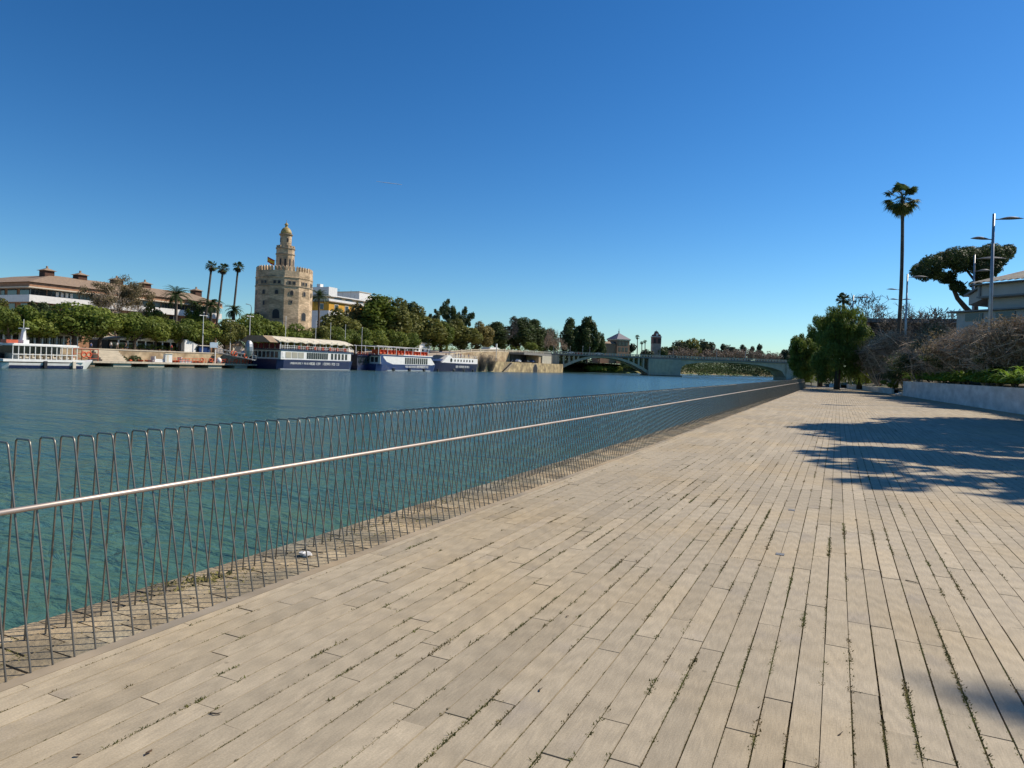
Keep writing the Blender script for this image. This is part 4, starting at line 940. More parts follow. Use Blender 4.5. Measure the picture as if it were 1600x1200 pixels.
m=MB(); [m.bar((s*(Bm/2-.2),-1,8.1),(s*(Bm/2-.2),L-7,8.1),.16) for s in(-1,1)]; [m.bar((-Bm/2+.2,y,8.1),(Bm/2-.2,y,8.1),.1) for y in np.arange(0,L-6,5.)]; m.build('frame',m_white,e)
m=MB(); [m.box(s*(Bm/2-.2)-.08,s*(Bm/2-.2)+.08,y,y+.16,5.25,8.1) for s in(-1,1) for y in np.arange(0,L-6,5.)]; m.build('frame_post',m_white,e)
m=MB(); lettering(m,Bm/2+.02,15,22,1.2,.62,RB); m.build('lettering',m_white,e)
m=MB(); lettering(m,Bm/2+.02,L-19,L-9,1.1,.8,RB); m.build('lettering',m_white,e)
for k in range(4): m=MB(); m.box(Bm/2-.1,Bm/2+.3,8+k*9.5,9.+k*9.5,-.3,.9); m.build('fender',m_black,e)
# dark pontoon between the two boats
for px0,px1,l,X in ((558,588,'dark covered boarding pontoon between the two large boats',-139.),(392,432,'dark boarding pontoon with curtains at the stern of the canopied boat',-147.)):
    a=P(px0,579,X); b=P(px1,579,X); L=b.y-a.y; e=E('boarding_pontoon',(X,a.y,WATER),l,'pontoon'); w=6 if X>-140 else 3
    m=MB(); m.box(-w,0,0,L,-.4,1.6); m.build('float',m_navy,e); m=MB(); m.box(-w+.4,-.4,.3,L-.3,1.62,4.6); m.build('cabin',M('dark_cabin_'+str(px0),(.03,.035,.06),.5,.2),e)
    m=MB(); m.box(-w-.1,.1,0,L,4.62,4.85); m.build('roof',m_navy,e); windows(e,-.4,.8,L-.8,2.3,4.1,4,.25)
    m=MB(); [m.bar((0,0,4.85+h),(0,L,4.85+h),.06) for h in(.5,1.)]; [m.box(-.04,.04,L*i/8,L*i/8+.08,4.85,5.85) for i in range(9)]; m.build('rail',m_red,e)
# third boat: small navy and white, pointed bow to the left
xn3=-136.5; y0=P(681,579,xn3).y; y1=P(749,581,xn3).y; L=y1-y0; Bm=8
e=E('river_boat',(xn3-Bm/2,y0,WATER),'smaller navy and white boat with pointed bow and portholes moored before the stone quay','boat')
loft(L,Bm,-.6,3.2,.42,.03,.30,1.0,-1).build('hull',m_navy,e)
m=MB(); m.prism([(5,3.4),(L-1,3.1),(L-1,5.4),(13,5.4),(11,6.3),(9.6,6.2)],-Bm/2+.9,Bm/2-.5,'x'); m.build('superstructure',m_white,e)
for k in range(7):
    y=15+k*(L-18)/7; m=MB(); Mx=Matrix.Translation((Bm/2-.5,y,4.35))@Matrix.Rotation(math.pi/2,4,'Y'); m.lathe([(.5,-.05),(.5,.06)],12); m.v=[tuple(Mx@Vector(q)) for q in m.v]; m.build('porthole',m_glass,e)
m=MB(); Mx=Matrix.Translation((Bm/2-.5,12,4.4))@Matrix.Rotation(math.pi/2,4,'Y'); m.lathe([(.8,-.05),(.8,.07)],14); m.v=[tuple(Mx@Vector(q)) for q in m.v]; m.build('round_window',m_glass,e)
m=MB(); m.prism([(-1,3.95),(9,3.9),(9,4.9),(1,4.55)],-Bm/2+1.2,Bm/2-1.2,'x'); m.build('foredeck_cover',m_blue,e)
m=MB(); [m.bar((s*(Bm/2-.6),12,5.45+h),(s*(Bm/2-.6),L-1,5.45+h),.06) for s in(-1,1) for h in(.5,1.)]; [m.box(s*(Bm/2-.6)-.03,s*(Bm/2-.6)+.03,y,y+.06,5.4,6.45) for s in(-1,1) for y in np.arange(12,L-1,2.)]; m.build('upper_rail',m_white,e)
m=MB(); m.prism([(4,7.2),(16,7.5),(16,7.7),(4,7.4)],-Bm/2+1,Bm/2-1,'x'); m.build('sun_awning',m_blue,e)
m=MB(); [m.bar((s*(Bm/2-1.1),y,5.4),(s*(Bm/2-1.1),y,7.3),.08) for s in(-1,1) for y in(11.5,15.5)]; m.build('awning_post',m_white,e)
m=MB(); lettering(m,Bm/2-.02,L-20,L-9,1.5,.8,RB); m.build('lettering',m_white,e)
for k in range(3): m=MB(); m.box(Bm/2-.3,Bm/2+.2,13+k*8,13.8+k*8,-.3,.9); m.build('fender',m_black,e)
B3=(xn3-Bm/2,y0,WATER,L,Bm)
# small white tour boat, left
xn4=-121.; y0=P(6,575,xn4).y; y1=P(149,575,xn4).y; L=y1-y0; Bm=5.2
e=E('tour_boat',(xn4-Bm/2,y0,WATER),'small white open sided tour boat with flat roof at the far left','boat')
m=loft(L,Bm,-.5,.95,.30,.04,.12,.7,1); m.build('hull',m_white,e)
m=MB(); 
n=20;vs=[];fs=[]
for i in range(n+1):
    t=.05+.82*i/n; bow=.30; w=1. 
    if t>1-bow: q=(t-(1-bow))/bow; w=math.sqrt(max(0,1-q**2.2))
    for zz,fl in ((.02,.075),(.55,.03)): vs.append((w*Bm/2*(1-fl)+.10,t*L,zz))
for i in range(n): fs.append((2*i,2*i+2,2*i+3,2*i+1))
m.add(vs,fs); m.build('navy_stripe',m_navy,e)
m=MB(); m.box(-Bm/2-.1,Bm/2+.12,-.2,L*.86,1.15,1.55); m.build('bulwark',m_white,e)
m=MB(); m.box(-Bm/2+.1,Bm/2-.05,1.2,L*.80,3.75,4.0); m.box(-Bm/2+.3,Bm/2-.2,1.5,L*.78,4.0,4.15); m.build('roof',m_white,e)
for k in range(13):
    y=1.3+(L*.78-1.3)*k/12; [MB().box(s*(Bm/2-.2)-.05,s*(Bm/2-.2)+.05,y,y+.10,1.5,3.8).build('roof_post',m_white,e) for s in(-1,1)]
m=MB(); [m.bar((s*(Bm/2-.15),1.3,2.35),(s*(Bm/2-.15),L*.78,2.35),.12) for s in(-1,1)]; m.build('side_rail',m_white,e)
for k in range(9):
    m=MB(); y=2.5+k*(L*.66)/9; m.box(-1.9,1.9,y,y+.5,1.5,1.95); m.box(-1.9,1.9,y,y+.12,1.95,2.5); m.build('bench',m_cream,e)
m=MB(); m.box(-Bm/2+.28,-Bm/2+.34,1.3,L*.78,1.5,3.75); m.build('added_dark_screen',m_glass,e)  # dark sheet added to darken the boat's open interior
m=MB(); m.box(-.9,.9,L*.25,L*.31,4.15,4.75); m.prism([(L*.26,4.75),(L*.30,4.75),(L*.29,6.6),(L*.275,6.6)],-.35,.35,'x'); m.box(-1,1,L*.262,L*.302,6.6,6.75); m.build('mast',m_white,e)
m=MB(); m.bar((0,L*.28,6.7),(0,L*.28,8.2),.06); m.build('antenna',m_white,e)
m=MB(); m.box(-.8,.8,L*.08,L*.20,4.15,4.7); m.build('red_raft',m_red,e)
for f_ in (.40,.72): m=MB(); m.box(Bm/2-.05,Bm/2+.35,L*f_,L*f_+.5,.1,1.3); m.build('fender',m_black if f_<.5 else m_cream,e)
# boat cut by the left edge
a=P(-75,575,-124); L=P(6,575,-124).y-a.y; e=E('blue_boat',(-126.5,a.y,WATER),'blue grey boat cut off by the left edge beside the small white tour boat','boat')
loft(L,5,-.5,1.0,.2,.05,.1,.3,-1).build('hull',m_navy,e); m=MB(); m.box(-2.1,2.1,2,L-.7,1.02,3.6); m.build('cabin',M('grey_blue_cabin',(.07,.13,.18),.5,.15),e); m=MB(); m.box(-2.3,2.3,1.5,L-.2,3.62,3.9); m.build('roof',m_steel,e)
windows(e,2.1,3,L-1.5,1.9,3.1,5,.25); m=MB(); m.box(-.7,.7,L-.72,L-.6,1.8,3.0); m.build('rear_window',m_glass,e)
m=MB(); m.box(-.8,.8,L*.4,L*.8,3.92,4.5); m.build('roof_box',m_white,e)
# ---------------------------------------------------------------- people (one continuous skinned body each)
def person_mesh(seed,walk=.25,arm=.15,sit=False):
    v=[(0,0,.95),(0,0,1.15),(0,0,1.40),(0,0,1.52),(0,.01,1.64),(0,.02,1.74)]; r=[.15,.14,.15,.06,.095,.07]; e=[(0,1),(1,2),(2,3),(3,4),(4,5)]
    for s in (-1,1):
        k=len(v)
        if sit: v+=[(s*.10,.02,.90),(s*.11,.42,.92),(s*.11,.44,.5),(s*.11,.56,.46)]
        else: v+=[(s*.09,0,.86),(s*.10,s*walk*.45+.04,.48),(s*.10,s*walk*.9,.08),(s*.10,s*walk*.9+.16,.04)]
        r+=[.10,.07,.045,.035]; e+=[(0,k),(k,k+1),(k+1,k+2),(k+2,k+3)]
        k=len(v); v+=[(s*.19,0,1.42),(s*.25,-s*arm*.4,1.14),(s*.24,-s*arm+.10,.90),(s*.235,-s*arm+.14,.80)]; r+=[.065,.045,.033,.028]; e+=[(2,k),(k,k+1),(k+1,k+2),(k+2,k+3)]
    me=bpy.data.meshes.new('body'); me.from_pydata(v,e,[]); o=bpy.data.objects.new('tmp',me); col.objects.link(o)
    m=o.modifiers.new('s','SKIN'); 
    for i,q in enumerate(me.skin_vertices[0].data): q.radius=(r[i],r[i]*.85); q.use_root=(i==0)
    o.modifiers.new('b','SUBSURF').levels=1
    dg=bpy.context.evaluated_depsgraph_get(); dg.update(); out=bpy.data.meshes.new_from_object(o.evaluated_get(dg)); bpy.data.objects.remove(o); out.name='body'
    return out
PM=[person_mesh(1,.28,.18),person_mesh(2,.04,.05),person_mesh(3,.1,.1,True)]
PMAT=[M('clothes_'+n,c,.8,.15,3) for n,c in (('white',(.6,.58,.55)),('dark',(.03,.035,.05)),('red',(.35,.04,.03)),('tan',(.35,.25,.16)),('blue',(.06,.10,.25)))]
m_skin=M('skin',(.38,.22,.15),.6,.1); m_hair=M('hair',(.03,.02,.015),.7,.2)
HM=MB(); HM.blob((0,.0,1.73),(.105,.115,.10),10,7,0); HMe=mesh_data('hair',HM.v,HM.f,m_hair,True)
TM=MB(); TM.lathe([(.17,1.02),(.19,1.2),(.20,1.38),(.16,1.47),(.08,1.50)],12); TMe=mesh_data('shirt',TM.v,TM.f,m_white,True)
def person(loc,label,shirt,legs,kind=0,rz=0,sc=1.,group=None):
    e=E('person',loc,label,'person',group,rz); e.scale=(sc,sc,sc)
    me=PM[kind].copy(); me.materials.clear(); me.materials.append(m_skin); me.materials.append(PMAT[legs])
    for p in me.polygons: p.material_index=1 if p.center.z<.98 and abs(p.center.x)<.19 else 0; p.use_smooth=True
    inst('body',me,e); inst('shirt',TMe,e,PMAT[shirt]); inst('hair',HMe,e); return e
for px,X,l,s,g_,k in ((173,-150.5,'person in a white top standing under the trees above the quay steps',0,1,1),(183,-150.3,'person in pale clothes walking above the quay steps',0,3,0),(196,-150.6,'person in dark clothes walking right of the two above the steps',1,1,0),(142,-150.4,'seated person in blue on the quay edge beside the tree trunk',4,1,2),(268,-150.2,'person in red sitting near the cafe terrace end',2,1,1),(357,-150.4,'person in dark clothes by the hut left of the big boat',1,1,0)):
    q=P(px,545,X); person((X,q.y,gz(q.y)-(.4 if k==2 else 0)),l,s,g_,k,random.uniform(0,6),1.12)
bx,by,bz,bL,bB=B3
for k in range(9):
    x=bx+random.uniform(-2.2,3.0); y=by+13+(bL-16)*k/9; person((x,y,bz+5.4),'passenger '+('in red','in white','in tan','in blue','in black')[k%5]+' on the small navy boat top deck, '+('first','second','third','fourth','fifth','sixth','seventh','eighth','ninth')[k]+' from the left',(2,0,3,4,1)[k%5],1,k%2,k*.9,1.05)
# ---------------------------------------------------------------- lamp posts and poles on the far bank
def pole(px,ytop,X,label,arms=0,zb=None,r=.11,cat='lamp post'):
    q=P(px,ytop,X); zb=gz(q.y) if zb is None else zb; h=q.z-zb; e=E('lamp_post' if arms else 'flagpole',(X,q.y,zb),label,cat if arms else 'pole')
    m=MB(); m.tube([(0,0,0),(0,0,h*.5),(0,0,h)],[r*1.2,r,r*.7],8); m.build('pole',m_white,e)
    if arms:
        m=MB(); m.bar((0,-.9,h),(0,.9,h),.1); m.build('arm',m_white,e)
        for s in(-1,1): m=MB(); m.blob((0,s*.95,h-.05),(.22,.42,.14),8,5,0); m.build('lamp_head',m_white,e,True)
    else: m=MB(); m.blob((0,0,h),(.16,.16,.16),6,5,0); m.build('finial',m_white,e)
pole(318,493,-148.9,'white lamp post at the quay edge behind the landing stage, left of the blue sign',1)
pole(361,501,-148.9,'white lamp post at the quay edge between the sign and the big boat',1)
pole(391,494,-148.9,'white lamp post at the quay edge by the stern of the canopied boat',1)
for px,yt,l in ((447,495,'reddish topped flagpole behind the canopied boat, leftmost of four'),(494,502,'flagpole behind the canopied boat, second of four'),(517,505,'flagpole behind the canopied boat, third of four'),(540,508,'flagpole behind the canopied boat near its bow'),(566,512,'thin pole behind the dark boarding pontoon')): pole(px,yt,-147.5,l,r=.09)
q=P(393,476,-160); e=E('lamp_post',(-160,q.y,gz(q.y)),'curved arm street lamp at the left foot of the tower','lamp post'); h=q.z-gz(q.y)
m=MB(); m.tube([(0,0,0),(0,0,h-1),(0,-.3,h-.2),(0,-1.6,h)],.09,6); m.build('pole',m_lamp,e); m=MB(); m.blob((0,-1.8,h),(.2,.5,.12),8,5,0); m.build('lamp_head',m_lamp,e)
q=P(778,537,-143.5); e=E('white_mast',(-144.2,q.y,lowz-.1),'white mast with a box at its head on the stone quay','mast'); h=q.z-lowz; m=MB(); m.tube([(0,0,0),(0,0,h)],.14,8); m.build('pole',m_white,e); m=MB(); m.box(-.3,.3,-.3,.3,h-1.6,h); m.build('head_box',m_white,e)
e=E('white_marquee',(-160,P(765,545,-160).y,gz(330)),'white marquee roof above the upper quay wall left of the bridge','marquee'); m=MB()
h0=P(770,543,-160).z-gz(330); m.prism([(0,h0-1.2),(12,h0-1.4),(16,h0-2.4),(9,h0+.2),(1,h0)],-5,0,'x'); m.build('canopy',m_white,e); m=MB(); [m.box(-.3,-.1,y,y+.2,0,h0-1.2) for y in(1,6,11)]; m.build('post',m_white,e)
# ---------------------------------------------------------------- cars
def car(loc,rz,label,c,sc=1.):
    e=E('parked_car',loc,label,'car',None,rz); e.scale=(sc,sc,sc); pm=M('car_paint_'+str(len(bpy.data.materials)),c,.3,.05,1,spec=.6)
    m=MB(); m.prism([(-2.1,.35),(2.1,.35),(2.15,.65),(1.9,.85),(1.0,.95),(-1.7,1.0),(-2.1,.9)],-.85,.85,'y'); m.build('body',pm,e)
    m=MB(); m.prism([(-1.6,.98),(1.0,.95),(.4,1.42),(-1.1,1.45)],-.74,.74,'y'); cb=m.build('cabin',pm,e)
    m=MB(); m.prism([(-1.45,1.0),(.85,.99),(.35,1.36),(-1.05,1.38)],-.755,.755,'y'); m.build('side_window',m_glass,cb)
    m=MB(); m.add([(1.02,-.68,1.0),(1.02,.68,1.0),(.47,.6,1.38),(.47,-.6,1.38)],[(0,1,2,3)]); m.build('windscreen',m_glass,cb)
    for x in(-1.35,1.3):
        for y in(-.86,.86): m=MB(); Mx=Matrix.Translation((x,y,.33))@Matrix.Rotation(math.pi/2,4,'X'); m.lathe([(.32,-.1),(.34,0),(.32,.1)],14); m.v=[tuple(Mx@Vector(q)) for q in m.v]; w_=m.build('wheel',m_black,e)
    for y in(-.6,.6): m=MB(); m.box(2.1,2.17,y-.18,y+.18,.6,.75); m.build('headlight',m_white,e)
for px,l,c in ((810,'white car parked on the quay terrace beside the underpass',(.7,.7,.7)),(823,'dark car parked in the mouth of the underpass',(.03,.04,.06)),(832,'blue car parked deeper in the underpass mouth',(.05,.1,.25))):
    q=P(px,565,-149); car((-149,q.y,lowz),1.57+.1,l,c,1.15)

# ================================================================ BRIDGE
BD=402.; s=BD/F
Bo=D(870,570,BD); bz=lambda px,py:D(px,py,BD).z
Rx=Vector((Rv[0],Rv[1],0)); Wx=Vector((Wv[0],Wv[1],0))
u0=0.
def uof(px): return (px-870)*s*1.0005
def zof(px,py): return D(px,py,BD).z-WATER
e=E('arch_bridge',(Bo.x,Bo.y,WATER),'grey concrete road bridge with an open arch, broad pier and haunched right span','bridge',None,math.atan2(Rv[1],Rv[0]))
# local: x along the bridge, y across (away), z up from the water
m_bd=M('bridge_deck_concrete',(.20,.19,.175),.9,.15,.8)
WB=19.
zt0=zof(870,552.3); zt1=zof(1240,566.); Lb=uof(1262)
zd=lambda x:zt0+(zt1-zt0)*x/uof(1240)
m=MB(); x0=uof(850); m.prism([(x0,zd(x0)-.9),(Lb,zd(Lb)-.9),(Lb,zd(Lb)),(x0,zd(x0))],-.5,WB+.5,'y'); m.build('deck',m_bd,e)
for yy in(-.45,WB+.2):
    m=MB(); n=90
    m.prism([(x0,zd(x0)+1.02),(Lb,zd(Lb)+1.02),(Lb,zd(Lb)+1.25),(x0,zd(x0)+1.25)],yy,yy+.3,'y')
    for i in range(n): xx=x0+(Lb-x0)*i/n; m.box(xx,xx+.55,yy+.05,yy+.2,zd(xx)+.01,zd(xx)+1.05)
    m.build('parapet',m_conc,e)
# arch ribs
xa,xb=uof(868),uof(1017); za,zb_=.3,.3
cx=uof(948); zc_=zof(955,556.)
def ext(x): 
    t=(x-xa)/(xb-xa); return za+1.6+(zc_-za-1.6)*(1-(2*t-1)**2)
def intr(x):
    t=(x-xa)/(xb-xa); return za-.6+(zc_-1.25-za+.6)*(1-abs(2*t-1)**2.05)
for yy in ((0,4.2),(WB-4.2,WB)):
    xs=[xa+(xb-xa)*i/40 for i in range(41)]; m=MB(); vs=[];fs=[]
    for x in xs: vs+=[(x,yy[0],ext(x)),(x,yy[1],ext(x)),(x,yy[1],intr(x)),(x,yy[0],intr(x))]
    for i in range(40):
        for j in range(4): a=i*4+j;b=i*4+(j+1)%4; fs.append((a,b,b+4,a+4))
    m.add(vs,fs); m.build('arch_rib',m_conc,e)
m=MB(); xs=[xa+(xb-xa)*(.36+.28*i/10) for i in range(11)]
for i in range(10): m.box(xs[i],xs[i+1]-.01,.05,WB-.05,ext(xs[i])-.35,ext(xs[i])-.1)
m.build('crown_slab',m_conc,e)
for px in (872.5,880.5,889,896.5,903.5,982,990,998,1005.5):
    x=uof(px); 
    for yy in(.3,WB-1.3): m=MB(); m.box(x-.45,x+.45,yy,yy+1.,ext(x)-.4,zd(x)-.92); m.build('spandrel_column',m_conc,e)
# left abutment, pier, right girder
m=MB(); xl=uof(851); m.box(xl,uof(864),-1.2,WB+1,-1,zd(uof(860))-.92); m.box(uof(864)+.01,uof(871),-.2,WB+.2,-1,zd(uof(866))-.92); m.build('abutment',m_conc,e)
x1,x2,x3=uof(1012.5),uof(1047),uof(1063)
m=MB(); m.box(x1,x2,-1.6,WB+1.6,-1,zd(x1)-1.0); m.box(x2+.01,x3,-.9,WB+.9,-1,zd(x2)-1.0)
for i in range(6): xx=x1+1.2+i*2.1; m.box(xx,xx+.35,-1.72,-1.6,.8,zd(x1)-2)
m.build('pier',m_conc,e)
m=MB(); m.box(x1-.5,x3+.6,-2.4,WB+2.4,-1,.55); m.build('pier_footing',M('wet_concrete',(.10,.10,.085),.6,.2,1),e)
pts=[(1063.2,579),(1066,573),(1071,569.6),(1082,567.8),(1094,566.6),(1115,566.2),(1139,566.4),(1160,567.6),(1185,570.5),(1206,574.5),(1222,580),(1228,590)]
prof=[(uof(a),zof(a,b)) for a,b in pts]
for yy in((.2,5.),(WB-5.,WB-.2)):
    vs=[];fs=[];n=len(prof);m=MB()
    for x,z in prof: tz=zd(x)-.93; vs+=[(x,yy[0],tz),(x,yy[1],tz),(x,yy[1],max(z,-1)),(x,yy[0],max(z,-1))]
    for i in range(n-1):
        for j in range(4): a=i*4+j;b=i*4+(j+1)%4; fs.append((a,b,b+4,a+4))
    fs+=[(0,1,2,3)]; m.add(vs,fs); m.build('haunched_girder',m_conc,e)
m=MB(); vs=[];fs=[]
for x,z in prof[1:]: vs+=[(x,5.01,max(z,-1)+.3),(x,WB-5.01,max(z,-1)+.3)]
for i in range(len(prof)-2): fs.append((2*i,2*i+1,2*i+3,2*i+2))
m.add(vs,fs); m.build('soffit',m_conc,e)
m=MB(); m.box(uof(1228.2),Lb,-.4,WB+.4,-1,zd(uof(1230))-.93); m.build('abutment',m_conc,e)
def bw(px,off,dz=0): # a point on the bridge deck
    return Bo+Rx*uof(px)+Wx*off+Vector((0,0,WATER-Bo.z+zd(uof(px))+dz))
for k,px in enumerate((867,876,894,910,926,1031,1062,1120,1180)):
    b=bw(px,1.2 if k%2 else WB-1.2); h=(4.6 if k<5 else 5.5); l=E('bridge_lamp',b,'lamp post on the bridge parapet, '+('leftmost','second','third','fourth','fifth','sixth above the pier','seventh','eighth','ninth, near the right end')[k]+' from the left' if k<5 else 'lamp post on the bridge, '+('one above the pier','one right of the pier','one over the middle of the right span','one near the right end')[k-5],'lamp post','lamp posts on the bridge')
    m=MB(); m.tube([(0,0,0),(0,0,h)],[.16,.10],6); m.build('pole',m_steel,l); m=MB(); m.blob((0,0,h+.15),(.35,.35,.28),8,5,0); m.build('lamp_head',m_lamp,l)
for k,(px,off,c,l) in enumerate(((884,4,(.03,.03,.035),'black car crossing the bridge behind the white one'),(892,3,(.7,.7,.7),'white car crossing the left end of the bridge'),(937,3,(.6,.62,.65),'silver car on the crown of the bridge arch'),(905,8,(.35,.05,.04),'red car between the white and silver cars on the bridge'),(1052,3,(.05,.05,.06),'dark car on the bridge above the pier'))):
    car(bw(px,off,.02),math.atan2(Rv[1],Rv[0])+(math.pi if k%2 else 0),l,c,1.1)
for k,px in enumerate((1072,1100,1146,1166)): person(bw(px,.9,.02),'pedestrian crossing the bridge, '+('just right of the pier','left of the span middle','right of the span middle','near the right end')[k],1,1,0,math.atan2(Rv[1],Rv[0])+1.57,1.1)
# approach on the left: underpass portal between quay and bridge
a=P(819,550,-146); b=P(851,552,-146); zr=P(830,552,-150).z
e=E('underpass_portal',(-145.5,a.y,lowz),'low concrete portal of a road underpass between the quay and the bridge','underpass')
Lp=b.y-a.y; hz=zr-lowz
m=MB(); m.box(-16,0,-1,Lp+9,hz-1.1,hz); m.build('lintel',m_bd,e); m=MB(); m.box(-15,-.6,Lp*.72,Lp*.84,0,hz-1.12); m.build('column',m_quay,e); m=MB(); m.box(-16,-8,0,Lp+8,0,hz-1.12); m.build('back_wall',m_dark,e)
m=MB(); m.box(-.5,-.2,-1,Lp+9,hz+1.0,hz+1.2); [m.box(-.5,-.2,y,y+.3,hz,hz+1) for y in np.arange(-1,Lp+8.5,1.6)]; m.build('parapet',m_conc,e)
m=MB(); m.box(-9,.0,Lp*.84+.2,Lp+9,-5,hz-1.12); m.build('side_wall',m_conc,e)

# ================================================================ BEYOND THE BRIDGE
m_green=M('green_bank',(.085,.12,.03),.95,.35,.1,c2=(.16,.13,.06),sc2=.05)
sh=[D(840,570,470),D(915,570,520),D(1000,570,600),D(1080,570,720),D(1160,570,860),D(1250,570,1000),D(1400,570,1150)]
vs=[];fs=[]
for p in sh:
    for k,(o,z) in enumerate(((0,-2.2),(3,-.6),(14,1.6),(30,4.5),(70,6),(1400,8))):
        q=p+Wx*o*(1 if k else 1)-Rx*o*.25; vs.append((q.x,q.y,z))
for i in range(len(sh)-1):
    for j in range(5): a=i*6+j; fs.append((a,a+1,a+7,a+6))
g=MB(); g.add(vs,fs); S(g.build('far_river_bank',m_green))
def dtree(key,px,ytop,wpx,d,label,mat=None,zb=3,cat='tree',**k):
    a=D(px,ytop,d); return tree(key,(a.x,a.y,zb),a.z-zb,wpx*d/F,label,mat,**k)
FT=[('farr',1063,531,30,640,'far'),('farr',1077,527,40,660,'olive'),('farr',1103,529,34,690,'euc'),('fare',1122,536,26,700,'euc'),('farr',1141,538,30,720,'far'),('fare',1163,537,24,740,'euc'),('fare',1183,536,26,760,'euc'),('farr',1205,552,32,780,'far'),('tall2',1229,545,30,800,'far'),('farr',1048,538,28,620,'dark'),('farr',1033,541,26,600,'dark'),('farr',1011,545,24,580,'far'),('farr',978,532,34,560,'far'),('farr',928,544,30,540,'brown'),('farr',943,548,26,536,'dark')]
pos=['rounded tree beyond the bridge just right of the red domed tower','tallest rounded olive tree beyond the bridge pier','dark rounded tree beyond the bridge, right of the tallest olive one','narrow eucalyptus beyond the middle of the right span','grey green tree beyond the middle of the right span','open crowned eucalyptus beyond the right span','twisted eucalyptus beyond the right half of the span','low grey tree beyond the right end of the bridge','airy tree beyond the bridge beside the dark riverside trees','dark tree beyond the bridge above the pier','dark tree at the foot of the red domed tower','low tree beyond the bridge between the pavilion and the tower','green tree on the right side of the pavilion','brownish tree left of the pavilion','dark bush like tree in front of the pavilion wing']
for (k,px,yt,w_,d,mt),l in zip(FT,pos): dtree(k,px,yt,w_,d,l,mt)
# low brown wood seen over the parapet and undergrowth seen under the spans
def mass(name,label,pts,n,size,mat,seed,cat='wood'):
    B=[]; R=random.Random(seed)
    for px,py,wpx,hpx,d in pts:
        c=D(px,py,d); B.append((c.x,c.y,c.z,wpx*d/F/2,wpx*d/F/2,hpx*d/F/2))
    v,f,t=leaves(B,n,size,seed,shell=.3); tag(mk(name,v,f,LF[mat],None,False,t),label,cat,kind='stuff')
R=random.Random(2)
mass('park_undergrowth','dark shrubs and hedges under the park trees on the far bank',[(520+i*9,548+i*.05,16,20,330+i*3.2) for i in range(42)],9000,.35,'green',13)
mass('cafe_hedge','dark green hedge behind the round promenade trees',[(0+i*13,522+i*.4,20,26,150+i*3.2) for i in range(40)],9000,.32,'dark',14)
mass('brown_wood','low brown leafless wood beyond the bridge',[(1040+i*6.5+R.uniform(-3,3),553+i*.25+R.uniform(-5,3),R.uniform(12,24),R.uniform(10,22),600+i*6) for i in range(28)],8000,.7,'farb',3)
mass('shore_thicket','dark thicket along the far shore seen under the right span',[(1056+i*5.5,572+i*.24+R.uniform(-3,2),15,R.uniform(22,30),560+i*9) for i in range(32)]+[(1066+i*8,569+i*.2,14,20,900) for i in range(20)],24000,.6,'dark',4)
mass('shore_scrub','patchy brown and green scrub on the far shore',[(1075+i*9,580+i*.1+R.uniform(-2,2),12,9,600+i*16) for i in range(16)],2600,.6,'yellow',5)
mass('green_slope','bright green slope of weeds seen through the bridge arch',[(918+i*6,576+R.uniform(-1.5,1),14,9,505+i*4) for i in range(9)],3500,.5,'bright',6)
mass('arch_thicket','dark thicket seen through the right half of the bridge arch',[(975+i*6,569+R.uniform(-2,1),14,16,520+i*4) for i in range(7)]+[(905+i*8,568,14,14,530+i*3) for i in range(3)]+[(930+i*8,563,14,12,560) for i in range(8)]+[(866+i*6,562-i*.4,12,18,470) for i in range(9)]+[(976+i*6,563,12,16,490) for i in range(7)],12000,.5,'dark',7)
# pavilion with a pyramid roof
def pavilion():
    d=530; c=D(966,550,d); z0=c.z-6; z=lambda py:D(966,py,d).z-z0; s=d/F
    e=E('brick_pavilion',(c.x,c.y,z0),'orange brick pavilion with a pyramid slate roof and spire beyond the bridge','building',None,math.atan2(Rv[1],Rv[0])+.5)
    w=12.2*s
    mbk=M('pavilion_brick',(.27,.16,.10),.85,.2,.6)
    m=MB(); m.box(-w,w,-w,w,-3,z(532)); m.build('wall',mbk,e)
    m=MB(); m.box(-w-.5,w+.5,-w-.5,w+.5,z(532)+.02,z(530.5)); m.build('cornice',m_cream,e)
    m=MB(); q=w+.9; m.add([(-q,-q,z(530.4)),(q,-q,z(530.4)),(q,q,z(530.4)),(-q,q,z(530.4)),(0,0,z(520))],[(0,1,4),(1,2,4),(2,3,4),(3,0,4),(0,3,2,1)]); m.build('roof',M('slate_roof',(.16,.15,.17),.6,.15,1),e)
    m=MB(); m.tube([(0,0,z(521)),(0,0,z(513))],[.35,.08],6); m.blob((0,0,z(518.5)),(.6,.6,.6),6,5,0); m.build('spire',m_lamp,e)
    for sx,ax in ((-1,0),(1,0),(-1,1),(1,1)):
        for k in(-1,0,1):
            for zt,zb_ in((535,540),(543,549)):
                m=MB(); a=k*w*.55
                if ax: m.box(a-1,a+1,sx*w-.08,sx*w+.08,z(zb_),z(zt))
                else: m.box(sx*w-.08,sx*w+.08,a-1,a+1,z(zb_),z(zt))
                m.build('window',m_glass,e)
    m=MB(); m.box(-w-16,-w-.02,-w+1,w-3,-3,z(538)); m.build('wing',mbk,e); m=MB(); m.prism([(-w+1-.5,z(538)+.02),(w-2.5,z(538)+.02),(-1,z(534.5))],-w-16.4,-w-.02,'x'); m.build('wing_roof',m_tile,e)
pavilion()
